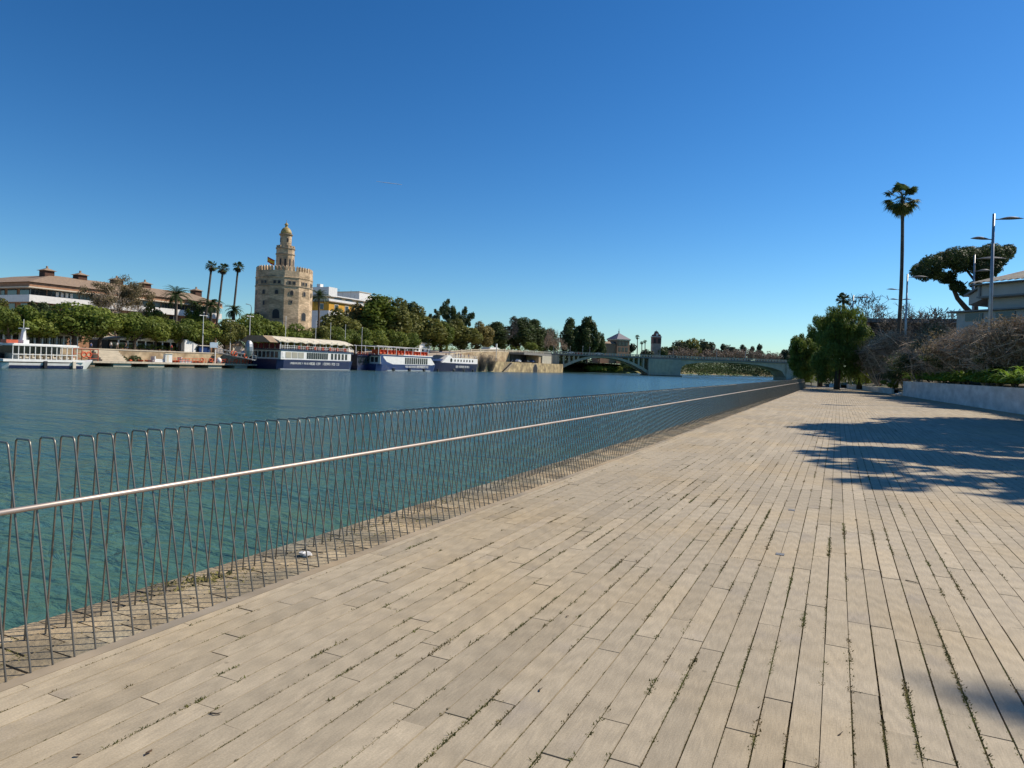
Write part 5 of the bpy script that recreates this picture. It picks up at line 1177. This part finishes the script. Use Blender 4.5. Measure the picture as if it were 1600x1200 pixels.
def redtower():
    d=600; c=D(1024.5,550,d); z0=c.z-6; z=lambda py:D(1024.5,py,d).z-z0; s=d/F; w=6.6*s
    e=E('red_belfry',(c.x,c.y,z0),'red and white square belfry with a small domed top beyond the bridge','tower',None,math.atan2(Rv[1],Rv[0]))
    mr=M('belfry_red',(.20,.085,.07),.8,.15,.5)
    m=MB(); m.box(-w,w,-w,w,-4,z(537)); m.build('lower_wall',M('belfry_pink',(.36,.26,.22),.8,.2,.5),e)
    m=MB(); m.box(-w*1.02,w*1.02,-w*1.02,w*1.02,z(537)+.02,z(527)); m.build('upper_wall',mr,e)
    m=MB(); m.box(-w*1.15,w*1.15,-w*1.15,w*1.15,z(527)+.02,z(526)); m.build('cornice',m_white,e)
    for a in(-.5,.5):
        for f_ in(-1,1): m=MB(); m.box(a*w-.7,a*w+.7,f_*w*1.02-.1,f_*w*1.02+.1,z(536),z(529.5)); m.build('arched_window',m_dark,e)
    m=MB(); m.prism([(-w*1.0,z(526)+.02),(w*1.0,z(526)+.02),(w*.8,z(523)),(w*.45,z(522)),(w*.3,z(519.5)),(-w*.3,z(519.5)),(-w*.45,z(522)),(-w*.8,z(523))],-w,w,'y'); m.build('gable',mr,e)
    m=MB(); m.box(-.9,.9,-w-.1,-w+.2,z(525),z(521.5)); m.build('gable_opening',m_white,e)
    m=MB(); m.lathe([(w*.5,z(519.5)),(w*.42,z(518)),(.2,z(517)),(.1,z(515.5))],12); m.build('dome',M('green_dome',(.06,.08,.07),.5,.1),e)
redtower()
for k,(px,yt,r,d,l) in enumerate(((996,523,4.6,560,'tall thin palm between the pavilion and the red belfry'),(1003,533,3.6,570,'shorter palm just right of the tall thin one'),(1008,531,3.6,575,'short palm left of the red belfry'))): palm('fan',px,yt,r,d,l,3,50+k,tr=.4,skirt=6)

# ---------------------------------------------------------------- far bank trees (positions measured against the photo)
for a in [
 ('round',16,474,74,-153,'round green tree at the far left above the blue grey boat','green'),
 ('round2',62,488,62,-154,'round green tree above the white tour boat roof','bright'),
 ('round2',118,470,92,-152,'big dark round tree above the bow of the white tour boat','green'),
 ('round',158,476,84,-154,'broad round tree with yellow green edge above the quay steps','bright'),
 ('round',212,486,62,-152,'round tree left of the date palm above the cafe terrace','green'),
 ('round2',244,492,56,-153,'round tree above the middle of the cafe terrace','bright'),
 ('round',282,496,60,-152,'round tree in front of the large date palm','green'),
 ('round2',318,499,52,-153,'low round tree above the white kiosk','bright'),
 ('round',352,498,52,-152,'round tree between the kiosk and the clay roofed hut','olive'),
 ('round2',394,487,64,-154,'round tree at the left foot of the stone tower','green'),
 ('round',428,498,50,-153,'round tree in front of the arched door of the tower','bright'),
 ('round2',460,503,46,-153,'round tree in front of the lit face of the tower','green'),
 ('round',492,508,50,-152,'olive tinted round tree at the right foot of the tower','olive'),
 ('round2',523,508,46,-153,'round tree above the middle of the canopied boat','green'),
 ('round',556,511,50,-152,'round tree above the bow of the canopied boat','green'),
 ('round2',590,513,46,-152,'round tree above the boarding pontoon','bright'),
 ('round',622,515,40,-151,'round tree above the orange seats of the second boat','bright'),
 ('round2',644,518,34,-151,'smaller round tree at the right end of the low row','green'),
 ('tall',238,468,40,-164,'olive tree behind the cafe terrace in front of the brick building','olive'),
 ('tall2',303,482,34,-162,'dark green tree between the two date palms','green'),
 ('tall',405,486,34,-166,'olive tree just left of the tower foot behind the round ones','olive'),
 ('tall2',60,470,34,-168,'dark tree in front of the corner of the brick building','dark'),
 ('tall',8,464,44,-170,'olive tree at the far left edge before the brick building','olive'),
 ('tall',536,478,62,-178,'wide olive tree hiding the ochre building','olive'),
 ('tall',566,470,54,-186,'sparse yellowish tree in front of the white buildings','yellow'),
 ('tall2',596,459,60,-180,'tallest dark green tree behind the second boat','green'),
 ('tall',628,463,62,-176,'large olive green tree right of the tallest dark one','olive'),
 ('tall',662,476,64,-172,'large olive green tree above the small white house','olive'),
 ('tall2',640,470,40,-190,'dark tree between the two large olive ones','dark'),
 ('tall',690,500,40,-168,'lower green tree behind the small navy boat','green'),
 ('euc',701,466,26,-205,'slim dark tree standing above the olive crowns, left of a pair','dark'),
 ('euc',727,478,24,-205,'slim dark tree standing above the olive crowns, right of a pair','dark'),
 ('euc',680,482,22,-205,'low dark tree left of the slim pair','dark'),
 ('tall',722,497,56,-172,'yellowish brown tree above the small navy boat','olive'),
 ('tall',748,500,40,-176,'yellow leaved tree left of the dark park trees','yellow'),
 ('tall2',775,502,42,-185,'dark rounded tree behind the white mast','dark'),
 ('tall2',812,494,42,-186,'tall dark tree behind the upper quay wall','dark'),
 ('tall2',835,498,38,-190,'dark tree with a broken top behind the underpass','dark'),
 ('tall2',855,512,30,-188,'lower dark tree right of the broken topped one','dark'),
 ('round',831,534,22,-158,'small round green tree above the underpass portal','bright')]:
    k,px,yt,w_,X,l,mt=a; w_*=(1.3 if k in('tall','tall2') else 1.35 if k=='euc' else 1.12); ptree(k,px,yt,w_,X,l,mt,**({'zb':8.1} if px==831 else {}))
dtree('tall2',892,495,34,455,'tall dark park tree beyond the left end of the bridge, left of a pair','dark',5)
dtree('tall2',919,493,42,460,'tallest dark park tree beyond the bridge, right of a pair','dark',5)
dtree('tall2',905,508,34,462,'dark tree filling the gap between the tall park pair','dark',5)
dtree('tall2',938,520,24,470,'small dark tree at the right foot of the tall park pair','dark',5)
ptree('bare2',790,493,46,-180,'grey leafless tree between the dark park trees',tmat=m_twigg)
dtree('bare2',872,513,44,430,'reddish brown leafless tree left of the tall park pair',None,6,tmat=m_twig)
dtree('bare2',858,508,26,428,'thin leafless tree by the underpass',None,6,tmat=m_twig)
for k,(px,yt,w_,l) in enumerate(((150,455,60,'brown leafless tree in front of the brick building, left part of a clump'),(185,448,70,'tallest brown leafless tree in front of the brick building'),(212,452,50,'brown leafless tree in front of the brick building, right part of a clump'))):
    w_*=1.25; o=ptree('bare',px,yt,w_,-168,l); q=P(px,yt+2,-168); zz=q.z; sc_=depX(px,yt,-168)/F
    c=clumps(16,w_*sc_*1.0,w_*sc_*.72,60+k,0,r=(.2,.34)); v,f,t=leaves(c,5200,.17,70+k,shell=.5); h=o.scale; o2=mk('crown',v,f,LF['brown'],o,False,t); o2.scale=(1/h[0],1/h[1],1/h[2]); o2.location=(0,0,(zz-gz(q.y)-w_*sc_*.45)/h[2])
palm('date',276,443,22,0,'large date palm in front of the brick building',1.8,1,X=-160,tr=.42,droop=1.1)
palm('date',330,461,20,0,'date palm with tan dead fronds below the three tall palms',1.8,2,X=-158,tr=.42,droop=1.3)
palm('date',366,473,14,0,'small date palm left of the tower',1.8,3,X=-158,tr=.4,droop=1.2)
palm('date',306,466,13,0,'dark date palm between the two larger ones',1.8,4,X=-163,tr=.35,droop=1.2)
palm('date',120,487,13,0,'palm fronds among the trees right of the brick building corner',1.8,5,X=-160,tr=.3,droop=1.3)
palm('date',46,478,12,0,'grey green palm in front of the corner of the brick building',1.8,6,X=-165,tr=.3)
palm('fan',331,406.5,9.5,0,'tall slim palm, left one of three above the roof',1.8,7,X=-170,lean=(-1.,-1.8),tr=.34)
palm('fan',349,411,9.5,0,'tall slim palm, middle one of three above the roof',1.8,8,X=-170,lean=(-1.,-1.8),tr=.34)
palm('fan',372.5,408.5,9,0,'tall slim palm, right one of three, nearest the tower',1.8,9,X=-168,lean=(-1.,-1.6),tr=.32)
palm('date',499,449,17,0,'date palm between the tower and the ochre building',2.5,10,X=-176,tr=.4,droop=1.2)
# bare grey bush hanging over the quay end and small shrubs
for k,(px,X,l,hh) in enumerate(((752,-142.6,'leafless grey bush growing out of the quay end beside the small navy boat',9.5),(766,-142.8,'second leafless grey bush on the quay end, right one',8.))):
    q=P(px,578,X); m=MB(); R=random.Random(k+5)
    for i in range(170):
        a=R.uniform(0,6.28); L_=hh*R.uniform(.4,1.); sp=R.uniform(.05,.75); d=Vector((math.cos(a)*sp,math.sin(a)*sp,1)).normalized(); p0=Vector((R.uniform(-.6,.6),R.uniform(-1.5,1.5),0)); p1=p0+d*L_*.6; p2=p1+(d+Vector((R.uniform(-.5,.5),R.uniform(-.5,.5),0))).normalized()*L_*.4
        m.tube([p0,p1,p2],[.07,.045,.02],3,R.random(),cap=False)
        for _ in range(3): a2=p1.lerp(p2,R.random()); m.tube([a2,a2+Vector((R.gauss(0,1),R.gauss(0,1),R.gauss(.3,.6)))*.8],[.03,.02],3,R.random(),cap=False)
    o=m.build('bare_bush',m_twigg); o.location=(X,q.y,-1.6); tag(o,l,'bush')
for k,(px,l) in enumerate(((188,'dark shrub at the foot of the quay steps'),(210,'small shrub growing on the quay wall right of the steps'))):
    q=P(px,566,-147.3); v,f,t=leaves([(0,0,.5,.8,1.6,.9)],260,.22,k); o=mk('shrub',v,f,LF['dark'],None,False,t); o.location=(-147.3,q.y,-.7); tag(o,l,'shrub')
# contrail far up
a=D(588,283.5,9000); b=D(628,288.5,9000); m=MB(); m.tube([a,a.lerp(b,.5),b],[1.5,3.5,2.5],6); tag(m.build('vapour_trail',M('trail_white',(.8,.8,.8),1,.1)),'short thin white vapour trail in the blue sky','vapour trail')
# ================================================================ RIGHT SIDE
def gr(x,y):     # level of the planted bank
    d=x-wallx(y); 
    return 1.2+min(max(d,0),3)*.12+min(max(d-3,0),6)*.17+min(max(d-9,0),16)*.07
# lamps with two leaf shaped heads
def leaf_lamp(px,ytop,d,zb,label,tilt=0.,hs=((0,1,1.),(-1,-1,.72)),r=.10,dx=0):
    t=D(px,ytop,d); e=E('street_lamp',(t.x+dx,t.y,zb),label,'street lamp','street lamps behind the white wall',TH); h=t.z-zb
    m=MB(); m.tube([(0,0,-.3),(tilt*h*.5,0,h*.5),(tilt*h,0,h)],[r*1.25,r,r*.72],10); m.build('pole',m_steel,e,True)
    for k,(drop,sx,sc) in enumerate(hs):
        z=h-.35+drop*1.25; L=1.55*sc; x0=tilt*z; m=MB()
        m.bar((x0,0,z),(x0+sx*.28,0,z+.02),.05); hd=m.build('arm',m_lamp,e)
        m=MB(); vs=[];fs=[];n=8
        for i in range(n+1):
            u=i/n; w=.27*math.sin(math.pi*min(1,u*.93+.05))**.8; xx=x0+sx*(.22+L*u*1.05); zc=z+.05*math.sin(math.pi*u)+(.12*u if sx>0 else .03*u)
            vs+=[(xx,-w,zc),(xx,0,zc+.10*math.sin(math.pi*u)+.01),(xx,w,zc),(xx,0,zc-.08*math.sin(math.pi*u)-.01)]
        for i in range(n):
            for j in range(4): a=i*4+j;b=i*4+(j+1)%4; fs.append((a,b,b+4,a+4))
        fs+=[(0,1,2,3),tuple(n*4+j for j in range(4))]
        m.add(vs,fs); m.build('lamp_head',m_lamp,e,True)
    return e
leaf_lamp(1553,334,42.5,1.2,'nearest street lamp with two leaf shaped heads, in front of the umbrella pine',tilt=-.055*-0+.0)
leaf_lamp(1418,428,70,1.2,'slim street lamp left of the umbrella pine, right of the tall palm',hs=((0,1,1.15),))
leaf_lamp(1333.5,461,88,.9,'street lamp rising out of the dark riverside trees',hs=((0,1,1.15),))
leaf_lamp(1406,449,96,1.4,'street lamp whose heads show against the trunk of the tall palm',hs=((0,-1,1.),(-1.1,1,.9),(-1.1,-1,.7)))
leaf_lamp(1523,398,62,3,'more distant street lamp standing against the crown of the umbrella pine',hs=((0,1,1.6),(-.9,1,.8)),r=.09)
# tall fan palm
palm('fan',1411,286,32,80,'very tall slim fan palm standing against the sky at the right',2.5,77,lean=(-.1,.0),tr=.20,skirt=20)
# umbrella pine
def pine():
    d=76.; c=D(1500,420,d); b=D(1520,500,d); zb=3.2; e=E('umbrella_pine',(b.x,b.y,zb),'dark umbrella pine with a leaning trunk behind the tile roofed building','tree')
    R=random.Random(8); B=[]
    def q(px,py,rx,ry,dd=0): 
        p=D(px,py,d+dd)-Vector((b.x,b.y,zb)); B.append((p.x,p.y,p.z,rx*d/F,rx*d/F,ry*d/F))
    for dd in(-3,0,3):
        j=lambda a:R.uniform(-a,a)
        for px,py,rx,ry in ((1440,422,17,13),(1455,413,19,15),(1462,430,14,9),(1475,407,18,16),(1495,400,20,15),(1500,418,16,9),(1516,398,20,16),(1535,402,20,17),(1552,395,20,16),(1565,398,18,14),(1576,390,12,12),(1530,420,18,12),(1546,418,18,14),(1540,430,14,8),(1558,408,14,12),(1448,432,10,6)):
            q(px+j(4),py+j(3),rx*.8,ry*.8,dd+j(1.2))
        for px,py,rx,ry in ((1480,436,15,9),(1492,446,14,10),(1487,430,10,8),(1502,452,10,7),(1510,458,12,6),(1525,446,12,7)): q(px+j(3),py+j(2),rx*.7,ry*.75,dd*.5+j(1))
    v,f,t=leaves(B,44000,.13,8,shell=.14,asp=.35,up=.3); mk('crown',v,f,LF['pine'],e,False,t)
    m=MB(); o=Vector((b.x,b.y,zb))
    pt=lambda px,py,dd=0:D(px,py,d+dd)-o
    def drag(pts,r0,r1): n=len(pts); m.tube(pts,[r0+(r1-r0)*i/(n-1) for i in range(n)],8)
    drag([pt(1530,530),pt(1520,492),pt(1508,480),pt(1496,466),pt(1490,452),pt(1484,438),pt(1474,425)],.34,.13)
    drag([pt(1524,500),pt(1524,478),pt(1522,460),pt(1523,440),pt(1530,420),pt(1538,405)],.32,.12)
    drag([pt(1523,438),pt(1510,422),pt(1498,405)],.14,.06); drag([pt(1524,440),pt(1545,425),pt(1560,405)],.15,.06); drag([pt(1490,452),pt(1500,450),pt(1512,440)],.12,.05); drag([pt(1484,438),pt(1462,425),pt(1448,418)],.12,.05)
    m.build('trunk',m_bark,e,True)
pine()
# building with clay tiles
def house():
    d=58.; 
    def pt(px,py,dd=0): return D(px,py,d+dd)
    # near corner of the upper storey front
    a=pt(1530,440); zE=a.z; b=D(1640,435,53.0)
    dirv=Vector((b.x-a.x,b.y-a.y,0)).normalized(); side=Vector((-dirv.y,dirv.x,0))   # side points away from the river walk
    if side.dot(Wx)<0: side=-side
    e=E('tile_roofed_house',(a.x,a.y,1.5),'grey white building with a clay tile roof behind the shrubs at the right edge','building',None,math.atan2(dirv.y,dirv.x))
    sgn=1 if side.dot(Vector((-dirv.y,dirv.x,0)))>0 else -1
    z=lambda py:D(1532,py,d).z-1.5
    L=26; Dp=14
    ms=M('grey_render',(.42,.42,.41),.8,.1,.6,.2,5); mt=M('pale_clay_tile',(.60,.50,.36),.8,.2,3)
    g=MB(); g.box(-.1,L,0,Dp,z(466),z(445)); g.build('upper_wall',ms,e)
    g=MB(); g.box(.2,L,.9,Dp,z(483),z(466)-.02); g.build('middle_wall',ms,e)
    g=MB(); g.box(-3.0,L,.3,Dp+1,z(485.5),z(483)-.02); g.build('ledge',m_lamp,e)
    g=MB(); g.box(-2.4,L,.8,Dp,-2,z(485.5)-.02); g.build('lower_wall',ms,e)
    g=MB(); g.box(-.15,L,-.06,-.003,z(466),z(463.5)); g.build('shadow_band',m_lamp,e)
    g=MB(); g.box(.05,.2,-.12,-.004,z(463),z(446)); g.build('downpipe',m_lamp,e)
    g=MB(); g.prism([(-1.25,z(475)),(-.12,z(467)),(-.12,z(448)),(-1.25,z(460))],.6,Dp,'y'); g.build('side_wing',ms,e); g=MB(); g.prism([(-1.5,z(461)),(-.1,z(448)+.02),(-.1,z(445)),(-1.5,z(458))],.3,Dp+.5,'y'); g.build('side_roof',m_lamp,e)
    for k in range(4): g=MB(); x=-1.6+k*2.6; g.box(x,x+1.5,.72,.82,z(500),z(488)); g.build('window',m_glass,e)
    # corrugated barrel tile roof
    zt=z(445)+.03; rise=.33; n=150; vs=[];fs=[]
    for i in range(n+1):
        xb=-.4+(L+.4)*i/n; 
        for jv in range(9):
            y=-.7+jv*(Dp/2+.7)/8; sk=(y+.7)*.75; x=sk+xb*(L-sk)/L; vs.append((x,y,zt+rise*(y+.7)+.12*abs(math.sin(i*math.pi/3.0))+.02*(jv%2)))
    for i in range(n):
        for jv in range(8): q=i*9+jv; fs.append((q,q+9,q+10,q+1))
    g=MB(); g.add(vs,fs); g.build('tile_roof',mt,e)
    g=MB(); g.box(-.4,L,-.68,0,zt-.12,zt-.04); g.build('eaves',m_lamp,e)
    g=MB(); g.box(-1.1,-.5,4,5,z(452),z(437)); g.build('chimney',m_white,e)
house()
# long dark building closing the view
a=D(1352,560,100); b=D(1496,560,96); q=(b-a); e=E('dark_building',(a.x,a.y,1.2),'long low dark building with a flat roof line behind the brown shrubs','building',None,math.atan2(q.y,q.x)); L=Vector((q.x,q.y,0)).length+12; h=D(1420,497.5,98).z-1.2
g=MB(); g.box(0,L,.8,9,0,h-.6); g.build('wall',M('shaded_render',(.07,.06,.055),.8,.2,.7),e); g=MB(); g.box(-.3,L,.0,9.5,h-.58,h); g.build('roof_edge',m_lamp,e)  # the facade's shade is put into its dark wall colour
for k in range(9): g=MB(); g.box(1+k*2.6,2.4+k*2.6,.7,.82,h-3.6,h-1.4); g.build('window',m_glass,e)
for k in range(8): g=MB(); g.box(.2+k*2.6,.5+k*2.6,.3,.78,0,h-.6); g.build('column',m_brick,e)
# weeping trees at the end of the deck
def weeping(px,ytop,ybot,wpx,d,label,seed,n,dense=1.):
    zb=.5; t=D(px,ytop,d); H=t.z-zb; Wd=wpx*d/F; e=E('weeping_tree',(t.x,t.y,zb),label,'tree'); R=random.Random(seed)
    B=clumps(46,Wd*.92,H*.60,seed,H*.40,r=(.13,.28),flat=1.0)+clumps(30,Wd*1.0,H*.62,seed+1,H*.01,r=(.2,.32)); 
    v,f,t_=leaves(B,n,.145,seed,shell=.22,asp=.33,droop=1.); 
    # hanging strands
    ns=int(620*dense); P0=[];
    vs=[];fs=[];tt=[]
    for i in range(ns):
        b=R.choice(B); a=R.uniform(0,6.28); rr=math.sqrt(R.random()); x=b[0]+b[3]*rr*math.cos(a); y=b[1]+b[4]*rr*math.sin(a); z=b[2]+b[5]*R.uniform(-.2,.7); Ls=R.uniform(.8,2.4)
        for k in range(int(Ls/.09)):
            z-=.09
            if z<.25: break
            x+=R.gauss(0,.012); y+=R.gauss(0,.012); s=R.uniform(.06,.10); an=R.uniform(0,6.28); c_,s_=math.cos(an)*s,math.sin(an)*s; k0=len(vs)
            vs+=[(x-c_*.25,y-s_*.25,z+.02),(x+c_*.6,y+s_*.6,z-.05),(x+c_*.8,y+s_*.8,z-.11),(x+s_*.25,y-c_*.25,z-.05)]; fs.append((k0,k0+1,k0+2,k0+3)); tt.append(R.uniform(.2,1))
    o=mk('crown',np.vstack([v,np.array(vs)]),np.vstack([f,np.array(fs)+len(v)]),LF['willow'],e,False,np.concatenate([t_,tt]))
    limbs(B[:46],0,.28,seed,nl=9).build('trunk',m_bark,e,True)
weeping(1312,470,600,88,78,'tall weeping tree with light green hanging foliage at the end of the deck',5,30000,1.6)
weeping(1256,520,600,52,88,'shorter weeping tree overhanging the river end of the deck',16,17000,.9)
weeping(1285,490,600,54,92,'dark weeping tree between the tall and the short one',25,14000,.6)
weeping(1346,505,600,54,84,'dark low weeping tree behind the knee-high planter',35,14000,.5)
palm('fan',1318,458,13,92,'fan palm whose fronds poke out above the tall weeping tree',1.5,31,tr=.2,skirt=0)
# bare tree behind, against the sky
a=D(1430,446,92); tree('bare2',(a.x,a.y,2.5),a.z-2.5,250*92/F,'leafless tree spreading against the sky behind the dark building',rz=1.,tmat=m_twigg)
a=D(1470,470,88); tree('bare2',(a.x,a.y,2.5),a.z-2.5,150*88/F,'smaller leafless tree near the umbrella pine',rz=2.,tmat=m_twigg)
# brown thicket trees
def brush(px,ytop,wpx,d,label,seed,leafn=2600,mat='brown',twigs=520,leafs=.07,tm=None,green=0):
    t=D(px,ytop,d); zb=gr(t.x,t.y) if t.y<74 else .9; H=t.z-zb; Wd=wpx*d/F; e=E('twiggy_shrub',(t.x,t.y,zb),label,'shrub',None); R=random.Random(seed); m=MB()
    stems=[]
    for i in range(9):
        a=6.28*i/9+R.uniform(-.3,.3); d0=Vector((math.cos(a)*R.uniform(.2,.9),math.sin(a)*R.uniform(.2,.9),1)).normalized()
        p=Vector((R.uniform(-.15,.15),R.uniform(-.15,.15),-.2)); pts=[p]
        for k in range(5): d0=(d0+Vector((R.gauss(0,.18),R.gauss(0,.18),.02))).normalized(); p=p+d0*H*.19; pts.append(p)
        m.tube(pts,[.075,.06,.05,.035,.022,.012],5,R.random(),cap=False); stems.append(pts)
    for i in range(twigs):
        pts=R.choice(stems); k=R.choice((1,2,3,3,4,4)); q=pts[k].lerp(pts[k+1],R.random()); tgt=Vector((R.gauss(0,.23)*Wd,R.gauss(0,.23)*Wd,H*R.uniform(.25,.98)*(1-.0)))
        rad=math.hypot(tgt.x,tgt.y)/(Wd/2); tgt.z=min(tgt.z,H*(1.0-.35*min(1,rad)**2)); mid=q.lerp(tgt,.5)+Vector((R.gauss(0,.12),R.gauss(0,.12),.1)); m.tube([q,mid,tgt],[.026,.018,.009],3,R.random(),cap=False)
        for _ in range(4):
            b=mid.lerp(tgt,R.random()); c_=b+Vector((R.gauss(0,.25),R.gauss(0,.25),R.gauss(.12,.2))); m.tube([b,c_],[.012,.006],3,R.random(),cap=False)
    m.build('branches',tm or m_twig,e)
    B=[(R.gauss(0,.2)*Wd,R.gauss(0,.2)*Wd,H*R.uniform(.3,.85),Wd*.2,Wd*.2,H*.16) for _ in range(16)]
    v,f,t_=leaves(B,leafn,leafs,seed,shell=.5,asp=.4); mk('foliage',v,f,LF[mat],e,False,t_)
for i,a in enumerate([
 (1590,488,120,41.5,'large brown twiggy shrub at the right edge under the nearest lamp',5200,'brown',900),
 (1548,497,100,45.5,'brown twiggy shrub left of the one at the right edge',5200,'brown',800),
 (1512,508,95,50,'brown twiggy shrub in the middle behind the white wall',5000,'brown',800),
 (1478,524,85,54,'brown twiggy shrub mixed with green leaves behind the wall',4200,'brown',700),
 (1438,530,85,60,'dark green leaved shrub behind the left end of the tall wall',7000,'dark',400),
 (1400,512,85,70,'russet twiggy shrub beside the weeping trees',5200,'brown',800),
 (1376,520,70,76,'russet twiggy shrub nearest the weeping trees',4600,'brown',700),
 (1566,540,80,43,'low dark shrub under the brown ones near the right edge',4200,'dark',300),
 (1495,548,90,52,'low dark green shrub behind the ferny ground cover',5600,'dark',300),
 (1415,556,80,66,'low dark green shrub at the corner of the tall wall',5600,'dark',300),
 (1462,500,70,72,'taller dark shrub in front of the long dark building',5200,'dark',300)]):
    px,yt,w_,d,l,n_,mt,tw_=a; brush(px,yt,w_,d,l,200+i,int(n_*(.5 if mt=='brown' else 1)),mt,tw_,.085)
for i,(px,yt,w_,d,l) in enumerate(((1354,575,26,82,'young bright green sapling in front of the dark trees'),(1398,588,30,70,'bright green shrub just left of the tall white wall'),(1268,585,30,96,'pale green shrub at the river end of the deck'))):
    t=D(px,yt,d); zb=.45; R=random.Random(i); B=[(R.gauss(0,.22)*w_*d/F,R.gauss(0,.22)*w_*d/F,(t.z-zb)*R.uniform(.3,.9),.3,.3,.25) for _ in range(12)]
    e=E('green_shrub',(t.x,t.y,zb),l,'shrub'); v,f,tt=leaves(B,1500,.11,i+4,shell=.4); mk('foliage',v,f,LF['bright'],e,False,tt); limbs(B,0,.04,i,nl=6).build('stems',m_bark,e)
# ferny ground cover on the bank
V=[];Fc=[];T=[];R=random.Random(12)
for i in range(1900):
    y=R.uniform(34,73); x=wallx(y)+.15+R.uniform(0,2.6)**1.0; z=gr(x,y)+.30; n=9; hgt=R.uniform(.5,1.0)*(1.5 if R.random()<.15 else 1)
    if math.sin(x*1.3+y*.5)+math.sin(y*.9)<-1.2: continue
    for k in range(n):
        a=R.uniform(0,6.28); L=hgt*R.uniform(.8,1.4); c_,s_=math.cos(a),math.sin(a); p=Vector((x,y,z)); el=R.uniform(.7,1.3)
        for j in range(4):
            q=p+Vector((c_*math.cos(el),s_*math.cos(el),math.sin(el)))*L/4; w=.085*(1-j*.2); k0=len(V)
            V+=[(p.x-s_*w,p.y+c_*w,p.z),(p.x+s_*w,p.y-c_*w,p.z),(q.x+s_*w*.8,q.y-c_*w*.8,q.z),(q.x-s_*w*.8,q.y+c_*w*.8,q.z)]; Fc.append((k0,k0+1,k0+2,k0+3)); T.append(R.uniform(.2,1)); p=q; el-=.45
tag(mk('fern_cover',V,Fc,LF['fern'],None,False,T),'bright green ferny ground cover along the top of the white wall','ground cover',kind='stuff')
# big trees outside the frame on the right that shade the deck
tree('tall2',(11.9,33.2,1.4),14.5,9.,'dense evergreen tree behind the white wall, just outside the right edge','dark',rz=.4)
tree('tall',(13.0,38.0,1.8),12.0,8.,'olive green tree behind the evergreen, right of the photo edge','olive',rz=1.4)
proto_tree('thin',9,12,6,1500,.30,44,nb=24,r0=.22,mat='olive',r=(.12,.24),shell=.45)
fitmesh('thin')
tree('thin',(11.4,23.9,1.6),11.0,9.0,'loose crowned tree behind the white wall nearer the camera, right of the photo edge','olive',rz=2.2)
tree('thin',(14.6,26.6,1.8),12,9.,'airy tree behind the loose crowned one, right of the photo edge','euc',rz=.2)
def off_palm(x,y,h,label,seed):
    e=E('palm_tree',(x,y,1.4),label,'palm tree'); m=MB(); m.tube([(0,0,-.3),(0,0,h/2),(.1,0,h)],[.3,.24,.2],8); m.build('trunk',m_barkp,e,True); c=date_palm(seed,2.3,n=40,nl=24).build('crown',LF['palm'],e); c.location=(.1,0,h)
off_palm(12.6,14.3,11.3,'date palm behind the wall, outside the frame near the camera',91)
